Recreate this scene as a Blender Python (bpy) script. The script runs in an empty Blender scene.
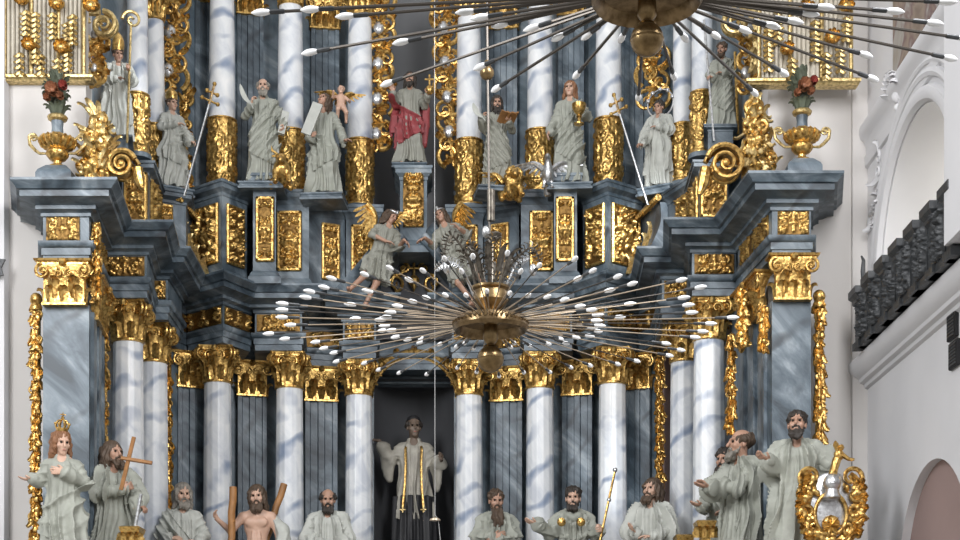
import bpy, math, random
import numpy as np
from mathutils import Vector, Matrix
from mathutils.geometry import tessellate_polygon
RND = random.Random(7)
SC = bpy.context.scene
COL = SC.collection
PI = math.pi
sin, cos = math.sin, math.cos
# ---------------------------------------------------------------- camera frame
CAMZ, RISE, FPX = 1.6, .2867, 1560.0          # level camera with a rising front (upright verticals)
def ray(px, py):
    u = (px - 480) / FPX; v = (270 - py) / FPX
    return Vector((u, 1.0, v + RISE))
def at(px, py, d):                       # point of the place seen at (px,py), d metres down the nave
    r = ray(px, py); r = r * (d / r.y); r.z += CAMZ; return r
def atz(px, py, z):                      # the same on a horizontal level
    r = ray(px, py); r = r * ((z - CAMZ) / r.z); r.z += CAMZ; return r
def onx(px, py, x):                      # the same on a side wall
    r = ray(px, py); r = r * (x / r.x); r.z += CAMZ; return r
def xat(px, d, z):                       # x of a point at column px, distance d, height z
    return (px - 480) / FPX * d
# ---------------------------------------------------------------- materials
MATS = {}
def nt(name):
    m = bpy.data.materials.new(name); m.use_nodes = True
    t = m.node_tree; b = t.nodes['Principled BSDF']; MATS[name] = m
    return m, t, b
def lk(t, a, b): t.links.new(a, b)
def N(t, kind, **kw):
    n = t.nodes.new(kind)
    for k, v in kw.items():
        if k in n.inputs: n.inputs[k].default_value = v
        else: setattr(n, k, v)
    return n
def ramp(t, stops):
    r = t.nodes.new('ShaderNodeValToRGB'); e = r.color_ramp.elements
    while len(e) < len(stops): e.new(0.5)
    for i, (p, c) in enumerate(stops):
        e[i].position = p; e[i].color = (*c, 1) if len(c) == 3 else c
    return r
def simple(name, col, rough=.5, metal=0, bump=0, bscale=40, var=0, coat=0):
    m, t, b = nt(name)
    b.inputs['Base Color'].default_value = (*col, 1); b.inputs['Roughness'].default_value = rough
    b.inputs['Metallic'].default_value = metal
    if bump or var:
        tc = N(t, 'ShaderNodeTexCoord'); no = N(t, 'ShaderNodeTexNoise', Scale=bscale, Detail=4.0)
        lk(t, tc.outputs['Object'], no.inputs['Vector'])
        if bump:
            bp = N(t, 'ShaderNodeBump', Strength=bump, Distance=.02)
            lk(t, no.outputs['Fac'], bp.inputs['Height']); lk(t, bp.outputs['Normal'], b.inputs['Normal'])
        if var:
            n2 = N(t, 'ShaderNodeTexNoise', Scale=bscale * .25, Detail=5.0); lk(t, tc.outputs['Object'], n2.inputs['Vector'])
            rp = ramp(t, [(.3, tuple(c * (1 - var) for c in col)), (.7, tuple(min(1, c * (1 + var)) for c in col))])
            lk(t, n2.outputs['Fac'], rp.inputs['Fac']); lk(t, rp.outputs['Color'], b.inputs['Base Color'])
    return m
def marble(name, stops, scale, vein, veincol, rough=.25, rot=(.0, .55, .3), vs=1.0, dist=6.0, thin=(.0, .09)):
    m, t, b = nt(name)
    g = N(t, 'ShaderNodeNewGeometry')
    mp = N(t, 'ShaderNodeMapping'); mp.inputs['Rotation'].default_value = rot
    lk(t, g.outputs['Position'], mp.inputs['Vector'])
    mp2 = N(t, 'ShaderNodeMapping'); mp2.inputs['Scale'].default_value = (1.7, 1.7, .55)
    lk(t, mp.outputs['Vector'], mp2.inputs['Vector'])
    no = N(t, 'ShaderNodeTexNoise', Scale=scale, Detail=7.0, Roughness=.62, Distortion=.9)
    lk(t, mp2.outputs['Vector'], no.inputs['Vector'])
    rp = ramp(t, stops); lk(t, no.outputs['Fac'], rp.inputs['Fac'])
    wv = N(t, 'ShaderNodeTexWave', Scale=vs, Distortion=dist, Detail=3.0); wv.bands_direction = 'Z'
    wv.inputs['Detail Scale'].default_value = 1.3
    lk(t, mp.outputs['Vector'], wv.inputs['Vector'])
    vr = ramp(t, [(thin[0], (1, 1, 1)), (thin[1], (0, 0, 0))]); lk(t, wv.outputs['Fac'], vr.inputs['Fac'])
    n3 = N(t, 'ShaderNodeTexNoise', Scale=2.3, Detail=2.0); lk(t, g.outputs['Position'], n3.inputs['Vector'])
    mr = N(t, 'ShaderNodeMapRange'); mr.inputs['From Min'].default_value = .38; mr.inputs['From Max'].default_value = .62
    mr.inputs['To Max'].default_value = vein
    lk(t, n3.outputs['Fac'], mr.inputs['Value'])
    mu = N(t, 'ShaderNodeMath', operation='MULTIPLY'); lk(t, vr.outputs['Color'], mu.inputs[0]); lk(t, mr.outputs['Result'], mu.inputs[1])
    mx = N(t, 'ShaderNodeMix', data_type='RGBA'); lk(t, mu.outputs[0], mx.inputs['Factor'])
    lk(t, rp.outputs['Color'], mx.inputs[6]); mx.inputs[7].default_value = (*veincol, 1)
    lk(t, mx.outputs[2], b.inputs['Base Color']); b.inputs['Roughness'].default_value = rough
    return m
def gold(name, col, dark, rough=.3, bump=.5, bscale=28):
    m, t, b = nt(name)
    tc = N(t, 'ShaderNodeTexCoord'); no = N(t, 'ShaderNodeTexNoise', Scale=bscale, Detail=3.0)
    lk(t, tc.outputs['Object'], no.inputs['Vector'])
    rp = ramp(t, [(.32, dark), (.6, col)]); lk(t, no.outputs['Fac'], rp.inputs['Fac']); lk(t, rp.outputs['Color'], b.inputs['Base Color'])
    bp = N(t, 'ShaderNodeBump', Strength=bump, Distance=.012); lk(t, no.outputs['Fac'], bp.inputs['Height'])
    lk(t, bp.outputs['Normal'], b.inputs['Normal'])
    b.inputs['Metallic'].default_value = .85; b.inputs['Roughness'].default_value = rough
    return m
marble('marble_grey', [(.33, (.030, .043, .055)), (.45, (.074, .102, .126)), (.56, (.145, .182, .212)), (.69, (.30, .345, .375))], 1.5, .85, (.030, .038, .048), .42, rot=(.1, .8, .3), vs=.55, dist=9, thin=(.0, .16))
marble('marble_dark', [(.30, (.052, .074, .092)), (.45, (.10, .138, .168)), (.57, (.175, .218, .252)), (.70, (.32, .365, .395))], 1.4, .7, (.030, .038, .048), .40, rot=(.1, .8, .3), vs=.5, dist=9, thin=(.0, .16))
marble('marble_white', [(.3, (.55, .58, .63)), (.5, (.74, .76, .775)), (.7, (.87, .87, .86))], 1.7, .85, (.18, .24, .36), .32, rot=(.25, .50, .2), vs=.75, dist=7.5, thin=(.0, .30))
gold('gilding', (.74, .485, .16), (.26, .13, .03), .30, .5, 26)
gold('gilding_pale', (.74, .57, .27), (.34, .24, .09), .38, .4, 26)
gold('gilding_shade', (.26, .15, .045), (.13, .07, .02), .5, .4, 26)
gold('brass', (.29, .20, .095), (.14, .09, .04), .28, .12, 20)
gold('silver_leaf', (.66, .67, .68), (.38, .38, .38), .32, .25, 26)
gold('dark_bronze', (.20, .18, .15), (.07, .06, .05), .38, .2, 24)
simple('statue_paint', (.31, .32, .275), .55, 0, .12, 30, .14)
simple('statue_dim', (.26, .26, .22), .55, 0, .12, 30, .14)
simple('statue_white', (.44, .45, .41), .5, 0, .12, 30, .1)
simple('skin', (.42, .245, .17), .45, 0, .05, 30, .1)
simple('skin_pale', (.55, .35, .255), .45, 0, .05, 30, .08)
simple('skin_dark', (.16, .115, .085), .5, 0, .05, 30, .1)
simple('hair_brown', (.075, .048, .030), .6, 0, .3, 60, .2)
simple('hair_dark', (.03, .023, .018), .6, 0, .3, 60, .2)
simple('hair_grey', (.22, .20, .17), .6, 0, .3, 60, .2)
simple('hair_auburn', (.22, .10, .045), .6, 0, .3, 60, .2)
simple('eye_dark', (.02, .015, .012), .2)
simple('lip', (.38, .12, .09), .4)
simple('cloth_red', (.26, .045, .05), .5, 0, .12, 30, .15)
simple('cassock_black', (.018, .018, .02), .6, 0, .1, 30, .1)
simple('surplice', (.36, .34, .29), .6, 0, .1, 30, .16)
simple('wood', (.30, .14, .045), .55, 0, .3, 22, .3)
simple('plaster', (.62, .595, .57), .85, 0, .04, 6, .03)
simple('plaster_cool', (.66, .655, .665), .85, 0, .04, 6, .03)
simple('plaster_shade', (.36, .345, .33), .85, 0, .04, 6, .04)
simple('plaster_cream', (.70, .68, .62), .85, 0, .04, 6, .04)
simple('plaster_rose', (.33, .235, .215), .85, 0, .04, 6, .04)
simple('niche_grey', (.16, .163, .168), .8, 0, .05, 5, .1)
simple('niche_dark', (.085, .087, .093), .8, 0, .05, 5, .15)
simple('stucco_ivory', (.46, .42, .34), .5, 0, .15, 20, .12)
simple('black_iron', (.040, .043, .046), .45, 0, .3, 26, .3)
gold('dark_brass', (.24, .165, .085), (.11, .07, .03), .3, .12, 20)
simple('black_matte', (.006, .006, .007), .6)
simple('rod_metal', (.085, .075, .065), .35, .8)
simple('rod_tan', (.42, .34, .25), .38, .55)
simple('cord_white', (.45, .45, .44), .6)
simple('leaf_green', (.085, .10, .065), .6, 0, .3, 30, .3)
simple('flower_orange', (.33, .145, .075), .6, 0, .3, 40, .3)
simple('flower_red', (.30, .06, .045), .6, 0, .3, 40, .2)
simple('floor_stone', (.32, .30, .27), .5, 0, .03, 5, .1)
m, t, b = nt('bulb_glass')
b.inputs['Base Color'].default_value = (.90, .91, .92, 1); b.inputs['Roughness'].default_value = .18
b.inputs['Subsurface Weight'].default_value = .9; b.inputs['Subsurface Radius'].default_value = (.06, .06, .06)
m, t, b = nt('fresco')
g = N(t, 'ShaderNodeNewGeometry'); n1 = N(t, 'ShaderNodeTexNoise', Scale=1.1, Detail=4.0, Distortion=1.2); lk(t, g.outputs['Position'], n1.inputs['Vector'])
rp = ramp(t, [(.3, (.19, .14, .11)), (.42, (.30, .24, .19)), (.5, (.20, .13, .12)), (.58, (.38, .36, .33)), (.7, (.30, .25, .20))])
lk(t, n1.outputs['Fac'], rp.inputs['Fac']); lk(t, rp.outputs['Color'], b.inputs['Base Color']); b.inputs['Roughness'].default_value = .8
def M(n): return MATS[n]
# ---------------------------------------------------------------- mesh builder
class MB:
    def __init__(s): s.v = []; s.f = []; s.ground = []
    def add(s, vs, fs):
        o = len(s.v); s.v.extend([tuple(p) for p in vs]); s.f.extend([tuple(i + o for i in f) for f in fs]); return s
    def box(s, c, sz, rz=0):
        hx, hy, hz = sz[0] / 2, sz[1] / 2, sz[2] / 2; cr, sr = cos(rz), sin(rz); vs = []
        for dz in (-hz, hz):
            for dx, dy in ((-hx, -hy), (hx, -hy), (hx, hy), (-hx, hy)):
                vs.append((c[0] + dx * cr - dy * sr, c[1] + dx * sr + dy * cr, c[2] + dz))
        return s.add(vs, [(3, 2, 1, 0), (4, 5, 6, 7), (0, 1, 5, 4), (1, 2, 6, 5), (2, 3, 7, 6), (3, 0, 4, 7)])
    def rings(s, rings, cap=True, closed=True):
        n = len(rings[0]); vs = [p for r in rings for p in r]; fs = []
        for i in range(len(rings) - 1):
            for j in range(n if closed else n - 1):
                k = (j + 1) % n
                fs.append((i * n + j, i * n + k, (i + 1) * n + k, (i + 1) * n + j))
        if cap:
            fs.append(tuple(range(n - 1, -1, -1))); b = (len(rings) - 1) * n; fs.append(tuple(range(b, b + n)))
        return s.add(vs, fs)
    def tube(s, pts, rad, n=8, flat=1.0, up=None):
        pts = [Vector(p) for p in pts]; m = len(pts)
        if not hasattr(rad, '__len__'): rad = [rad] * m
        T = []
        for i in range(m):
            d = pts[min(i + 1, m - 1)] - pts[max(i - 1, 0)]
            T.append(d.normalized() if d.length > 1e-9 else Vector((0, 0, 1)))
        a = Vector(up) if up else (Vector((0, 0, 1)) if abs(T[0].z) < .9 else Vector((1, 0, 0)))
        nrm = (a - T[0] * a.dot(T[0])).normalized(); R = []
        for i in range(m):
            nrm = nrm - T[i] * nrm.dot(T[i])
            nrm = nrm.normalized() if nrm.length > 1e-6 else T[i].orthogonal().normalized()
            bn = T[i].cross(nrm)
            R.append([pts[i] + (nrm * cos(2 * PI * j / n) * flat + bn * sin(2 * PI * j / n)) * max(rad[i], 1e-4) for j in range(n)])
        return s.rings(R)
    def lathe(s, prof, n=24, c=(0, 0, 0)):
        R = [[(c[0] + max(r, 1e-4) * cos(2 * PI * j / n), c[1] + max(r, 1e-4) * sin(2 * PI * j / n), c[2] + z) for j in range(n)] for r, z in prof]
        return s.rings(R)
    def ball(s, c, r, n=12, sq=(1, 1, 1)):
        R = []
        for i in range(n // 2 + 1):
            a = -PI / 2 + PI * i / (n // 2)
            R.append([(c[0] + sq[0] * r * max(cos(a), .02) * cos(2 * PI * j / n), c[1] + sq[1] * r * max(cos(a), .02) * sin(2 * PI * j / n), c[2] + sq[2] * r * sin(a)) for j in range(n)])
        return s.rings(R)
    def block(s, poly, prof):                 # a moulded block: the plan polygon offset by each profile step
        p = [Vector((q[0], q[1])) for q in poly]; n = len(p)
        if sum(p[i].x * p[(i + 1) % n].y - p[(i + 1) % n].x * p[i].y for i in range(n)) < 0: p.reverse()
        nn = []
        for i in range(n):
            e = (p[(i + 1) % n] - p[i]).normalized(); nn.append(Vector((e.y, -e.x)))
        R = []
        for o, z in prof:
            r = []
            for i in range(n):
                a, b = nn[i - 1], nn[i]; k = 1 + a.dot(b)
                q = p[i] + (a + b) * (o / max(k, .35)); r.append((q.x, q.y, z))
            R.append(r)
        return s.rings(R)
    def slab(s, poly, z0, z1): return s.block(poly, [(0, z0), (0, z1)])
    def grid(s, P):                           # P[i][j] points
        a, b = len(P), len(P[0]); vs = [q for r in P for q in r]
        return s.add(vs, [(i * b + j, i * b + j + 1, (i + 1) * b + j + 1, (i + 1) * b + j) for i in range(a - 1) for j in range(b - 1)])
    def relief(s, o, ux, uz, w, h, nx, nz, hf, depth, back=.02):
        # a carved panel with its lower-left corner at o, running w along ux and h along uz
        ux = Vector(ux).normalized(); uz = Vector(uz).normalized(); nn = ux.cross(uz); o = Vector(o)
        U, V = np.meshgrid(np.linspace(0, 1, nx), np.linspace(0, 1, nz))
        H = hf(U, V); ed = np.minimum(np.minimum(U, 1 - U) * w, np.minimum(V, 1 - V) * h)
        H = H * np.clip(ed / .012, 0, 1)
        P = [[o + ux * (w * U[i, j]) + uz * (h * V[i, j]) + nn * (back + depth * float(H[i, j])) for j in range(nx)] for i in range(nz)]
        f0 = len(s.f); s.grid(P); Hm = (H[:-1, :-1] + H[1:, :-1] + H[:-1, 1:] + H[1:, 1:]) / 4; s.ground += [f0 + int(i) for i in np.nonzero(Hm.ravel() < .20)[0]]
        q = [P[0][0], P[0][-1], P[-1][-1], P[-1][0]]; b = [p - nn * back for p in q]
        return s.add(q + b, [(1, 0, 4, 5), (2, 1, 5, 6), (3, 2, 6, 7), (0, 3, 7, 4)])
    def leaf(s, base, out, up, L, W, curl=1.0, lobes=3, lean=.15, thick=.012):
        out = Vector(out).normalized(); up = Vector(up).normalized(); side = out.cross(up).normalized(); base = Vector(base)
        nu, nv = 9, 7; F = []; B = []
        for i in range(nu):
            t = i / (nu - 1); a = lean + curl * max(0, t - .45) ** 1.6 * 5.0
            if i == 0: pos = base.copy()
            else: pos = pos + (up * cos(a) + out * sin(a)) * (L / (nu - 1))
            nrm = out * cos(a) - up * sin(a)
            w = W * .5 * (sin(PI * min(1, .22 + t * .80)) ** .7) * (1 - .22 * abs(sin(t * PI * lobes)))
            f = []; b = []
            for j in range(nv):
                x = -1 + 2 * j / (nv - 1); rid = .35 * thick * cos(x * 7) + thick * (1 - x * x) * .8
                q = pos + side * (w * x) - nrm * (abs(x) ** 2 * w * .35)
                f.append(q + nrm * rid); b.append(q - nrm * thick * .25)
            F.append(f); B.append(b)
        s.grid(F); s.grid([list(reversed(r)) for r in B])
        return s
    def scroll(s, c, ux, uz, r0, turns, a0, sgn, rad, n=26, flat=1.0, grow=.16):
        # a C-scroll: a tapering spiral in the plane ux,uz
        ux = Vector(ux); uz = Vector(uz); c = Vector(c); pts = []; rr = []
        for i in range(n):
            t = i / (n - 1); a = a0 + sgn * turns * 2 * PI * t; r = r0 * (1 - (1 - grow) * t)
            pts.append(c + ux * (r * cos(a)) + uz * (r * sin(a))); rr.append(rad * (1 - .55 * t))
        rr[-1] = rad * 1.1
        return s.tube(pts, rr, 7, flat)
def quadm(a, b, t): return a + (b - a) * t
def mesh_from(name, v, f, mat, sharp=38):
    me = bpy.data.meshes.new(name); me.from_pydata(v, [], f); me.materials.append(M(mat))
    me.polygons.foreach_set('use_smooth', [True] * len(me.polygons))
    if sharp: me.set_sharp_from_angle(angle=math.radians(sharp))
    me.update(); return me
def thing(name, label, cat, loc=(0, 0, 0), rz=0, group=None):
    o = bpy.data.objects.new(name, None); COL.objects.link(o); o.location = loc; o.rotation_euler = (0, 0, rz)
    o['label'] = label; o['category'] = cat; o.empty_display_size = .1
    if group: o['group'] = group
    return o
def obj(name, mb, mat, parent=None, world=False, sharp=38, label=None):
    v, f = (mb.v, mb.f) if isinstance(mb, MB) else mb
    if world and parent is not None:
        l = parent.location
        v = [(p[0] - l.x, p[1] - l.y, p[2] - l.z) for p in v]
    o = bpy.data.objects.new(name, mesh_from(name, v, f, mat, sharp)); COL.objects.link(o)
    if parent is not None: o.parent = parent
    if label: o['label'] = label
    if isinstance(mb, MB) and mb.ground and mat == 'gilding':        # sunk faces between the carving get a darker gold, painting in their shade
        o.data.materials.append(M('gilding_shade'))
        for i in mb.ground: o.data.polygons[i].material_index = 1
    return o
def struct(name, mb, mat, **k):
    o = obj(name, mb, mat, **k); o['kind'] = 'structure'; return o
def tag(o, label, cat, group=None):
    o['label'] = label; o['category'] = cat
    if group: o['group'] = group
    return o
def copy_tree(o, parent=None):
    c = o.copy(); COL.objects.link(c)
    if parent is not None: c.parent = parent
    for ch in o.children: copy_tree(ch, c)
    return c
# ---------------------------------------------------------------- implicit modelling
class Field:
    def __init__(s, lo, hi, h):
        s.h = h; s.lo = np.array(lo, float); s.n = np.ceil((np.array(hi) - s.lo) / h).astype(int) + 1
        s.ax = [(s.lo[i] + h * np.arange(s.n[i])).astype(np.float32) for i in range(3)]
        s.D = np.full(s.n, 1.0, np.float32)
    def sub(s, lo, hi):
        sl = []
        for i in range(3):
            a = int(max(0, math.floor((lo[i] - s.lo[i]) / s.h))); b = int(min(s.n[i], math.ceil((hi[i] - s.lo[i]) / s.h) + 1))
            if b <= a: return None
            sl.append(slice(a, b))
        X = s.ax[0][sl[0]][:, None, None]; Y = s.ax[1][sl[1]][None, :, None]; Z = s.ax[2][sl[2]][None, None, :]
        return tuple(sl), X, Y, Z
    def comb(s, sl, d, k, op):
        D = s.D[sl]
        if op == 'add':
            if k > 0:
                hh = np.maximum(k - np.abs(D - d), 0) / k; s.D[sl] = np.minimum(D, d) - hh * hh * k * .25
            else: s.D[sl] = np.minimum(D, d)
        elif op == 'cut':
            d = -d
            hh = np.maximum(k - np.abs(D - d), 0) / k; s.D[sl] = np.maximum(D, d) + hh * hh * k * .25
    def cap(s, a, b, ra, rb=None, k=.02, op='add', wr=0, wf=60):
        rb = ra if rb is None else rb; a = np.array(a, float); b = np.array(b, float); pad = max(ra, rb) + k + 3 * s.h + abs(wr)
        q = s.sub(np.minimum(a, b) - pad, np.maximum(a, b) + pad)
        if q is None: return s
        sl, X, Y, Z = q; ba = b - a; L2 = max(float(ba @ ba), 1e-9)
        t = np.clip(((X - a[0]) * ba[0] + (Y - a[1]) * ba[1] + (Z - a[2]) * ba[2]) / L2, 0, 1)
        d = np.sqrt((X - a[0] - t * ba[0]) ** 2 + (Y - a[1] - t * ba[1]) ** 2 + (Z - a[2] - t * ba[2]) ** 2) - (ra + (rb - ra) * t)
        if wr: d = d - wr * rg(t * math.sqrt(L2) * wf * .8 + 26 * X - 19 * Z + 14 * Y)
        s.comb(sl, d, k, op); return s
    def chain(s, pts, rad, k=.02, op='add'):
        for i in range(len(pts) - 1): s.cap(pts[i], pts[i + 1], rad[i], rad[i + 1], k, op)
        return s
    def ell(s, c, r, k=.02, R=None, op='add'):
        c = np.array(c, float); pad = max(r) + k + 3 * s.h
        q = s.sub(c - pad, c + pad)
        if q is None: return s
        sl, X, Y, Z = q; x, y, z = X - c[0], Y - c[1], Z - c[2]
        if R is not None:
            R = np.array(R)      # columns: axes of the ellipsoid in world
            x, y, z = (x * R[0, 0] + y * R[1, 0] + z * R[2, 0], x * R[0, 1] + y * R[1, 1] + z * R[2, 1], x * R[0, 2] + y * R[1, 2] + z * R[2, 2])
        k0 = np.sqrt((x / r[0]) ** 2 + (y / r[1]) ** 2 + (z / r[2]) ** 2); k1 = np.sqrt((x / r[0] ** 2) ** 2 + (y / r[1] ** 2) ** 2 + (z / r[2] ** 2) ** 2)
        s.comb(sl, k0 * (k0 - 1) / np.maximum(k1, 1e-6), k, op); return s
    def mesh(s, scale=1.0):
        D = s.D; D[0] = D[-1] = 1; D[:, 0] = D[:, -1] = 1; D[:, :, 0] = D[:, :, -1] = 1
        S = D < 0; c = np.zeros(np.array(D.shape) - 1, np.uint8)
        for a in (0, 1):
            for b in (0, 1):
                for e in (0, 1): c += S[a:a + c.shape[0], b:b + c.shape[1], e:e + c.shape[2]]
        mask = (c > 0) & (c < 8); I = np.nonzero(mask); n = len(I[0])
        if n == 0: return [], []
        idx = np.full(mask.shape, -1, np.int64); idx[mask] = np.arange(n)
        acc = np.zeros((n, 3)); cnt = np.zeros(n)
        cs = [(a, b, e) for a in (0, 1) for b in (0, 1) for e in (0, 1)]
        val = {q: D[I[0] + q[0], I[1] + q[1], I[2] + q[2]] for q in cs}
        for p in cs:
            for axx in range(3):
                if p[axx]: continue
                q = list(p); q[axx] = 1; q = tuple(q); va, vb = val[p], val[q]; mm = (va < 0) != (vb < 0)
                t = np.where(mm, va / np.where(mm, va - vb, 1), 0)
                w = np.array(p, float)[None, :].repeat(n, 0); w[:, axx] += t; acc[mm] += w[mm]; cnt[mm] += 1
        v = (s.lo + s.h * (np.stack(I, 1) + acc / cnt[:, None])) * scale; fs = []
        for axx in range(3):
            sh = [slice(None)] * 3; sh2 = [slice(None)] * 3; sh[axx] = slice(0, -1); sh2[axx] = slice(1, None)
            A = S[tuple(sh)]; B = S[tuple(sh2)]; o1, o2 = [(1, 2), (2, 0), (0, 1)][axx]
            E = np.nonzero(A != B); E = [e.copy() for e in E]; ok = (E[o1] > 0) & (E[o2] > 0) & (E[o1] < mask.shape[o1]) & (E[o2] < mask.shape[o2])
            E = [e[ok] for e in E]; inside = A[tuple(E)]
            def cell(d1, d2):
                q = [E[0].copy(), E[1].copy(), E[2].copy()]; q[o1] = q[o1] - d1; q[o2] = q[o2] - d2; return idx[tuple(q)]
            F = np.stack([cell(1, 1), cell(0, 1), cell(0, 0), cell(1, 0)], 1); F[~inside] = F[~inside][:, ::-1]; fs.append(F)
        F = np.concatenate(fs); F = F[(F >= 0).all(1)]
        return v.tolist(), F.tolist()
# ---------------------------------------------------------------- carved figures
def rot3(yaw=0, pitch=0, roll=0):
    a, p, r = math.radians(yaw), -math.radians(pitch), math.radians(roll)
    return Matrix.Rotation(a, 3, 'Z') @ Matrix.Rotation(p, 3, 'X') @ Matrix.Rotation(r, 3, 'Y')
def V3(*a): return Vector(a)
def hand(F, w, d, pn, th, curl, z=1.0):
    w = Vector(w); d = Vector(d).normalized(); pn = Vector(pn); pn = (pn - d * pn.dot(d)).normalized()
    sd = d.cross(pn).normalized()
    if sd.dot(Vector(th)) < 0: sd = -sd
    for o in (-.024, -.008, .008, .024):                       # palm
        F.cap(w + sd * o * .6, w + d * .082 * z + sd * o * 1.15 * z, .0165, .0145, .012)
    for i, o in enumerate((-.033, -.011, .011, .033)):         # little finger to index
        L = (.058, .072, .078, .070)[i] * z; c = curl * (1.1, 1.05, 1.0, .9)[i]
        a1, a2 = c * 1.1, c * 2.1
        p0 = w + d * .082 * z + sd * o * z
        p1 = p0 + (d * cos(a1) + pn * sin(a1) + sd * o * 2.2) * (L * .5)
        p2 = p1 + (d * cos(a2) + pn * sin(a2) + sd * o * 1.2) * (L * .5)
        F.cap(p0, p1, .0115, .0108, .004); F.cap(p1, p2, .0108, .0095, .004)
    p0 = w + d * .022 + sd * .030; p1 = p0 + d * .035 * z + sd * .030 * z + pn * .012; p2 = p1 + (d * .6 + pn * (.3 + curl * .6) + sd * (.25 - .5 * curl)).normalized() * .034 * z
    F.cap(p0, p1, .0155, .0125, .01); F.cap(p1, p2, .0125, .0105, .004)
def strand(F, C):
    X = F.ax[0][:, None, None] - C.x; Y = F.ax[1][None, :, None] - C.y; Z = F.ax[2][None, None, :] - C.z
    th = np.arctan2(X, -Y); F.D += (.0055 * np.cos(17 * th + 2.2 * np.sin(26 * Z + 3 * th)) + .003 * np.cos(60 * Z + 5 * th)).astype(np.float32)
def rg(x): return (1 - np.abs(np.sin(x * .5))) ** 1.5 * 2 - .8
def head(F, C, R, hs):
    def P(x, y, z): return C + R @ Vector((x, y, z)) * hs
    def E(c, r, k, op='add'): F.ell(P(*c), [q * hs for q in r], k, R, op)
    E((0, .016, .032), (.077, .096, .088), .02); E((0, -.022, -.045), (.060, .070, .082), .03)
    F.cap(P(-.012, -.066, -.108), P(.012, -.066, -.108), .02 * hs, None, .03)
    for s in (-1, 1):
        E((s * .030, -.094, .004), (.021, .020, .013), .012, 'cut')
        E((s * .045, -.060, -.032), (.022, .024, .022), .02)
        E((s * .078, .012, -.012), (.010, .022, .034), .008)
    F.cap(P(-.042, -.078, .026), P(0, -.089, .022), .010 * hs, .011 * hs, .014); F.cap(P(.042, -.078, .026), P(0, -.089, .022), .010 * hs, .011 * hs, .014)
    F.cap(P(0, -.088, .020), P(0, -.116, -.034), .009 * hs, .0145 * hs, .01)
    F.cap(P(-.018, -.086, -.066), P(.018, -.086, -.066), .009 * hs, None, .008)
    F.cap(P(-.014, -.084, -.080), P(.014, -.084, -.080), .009 * hs, None, .008)
    return P, E
SWEPT = {}
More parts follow.
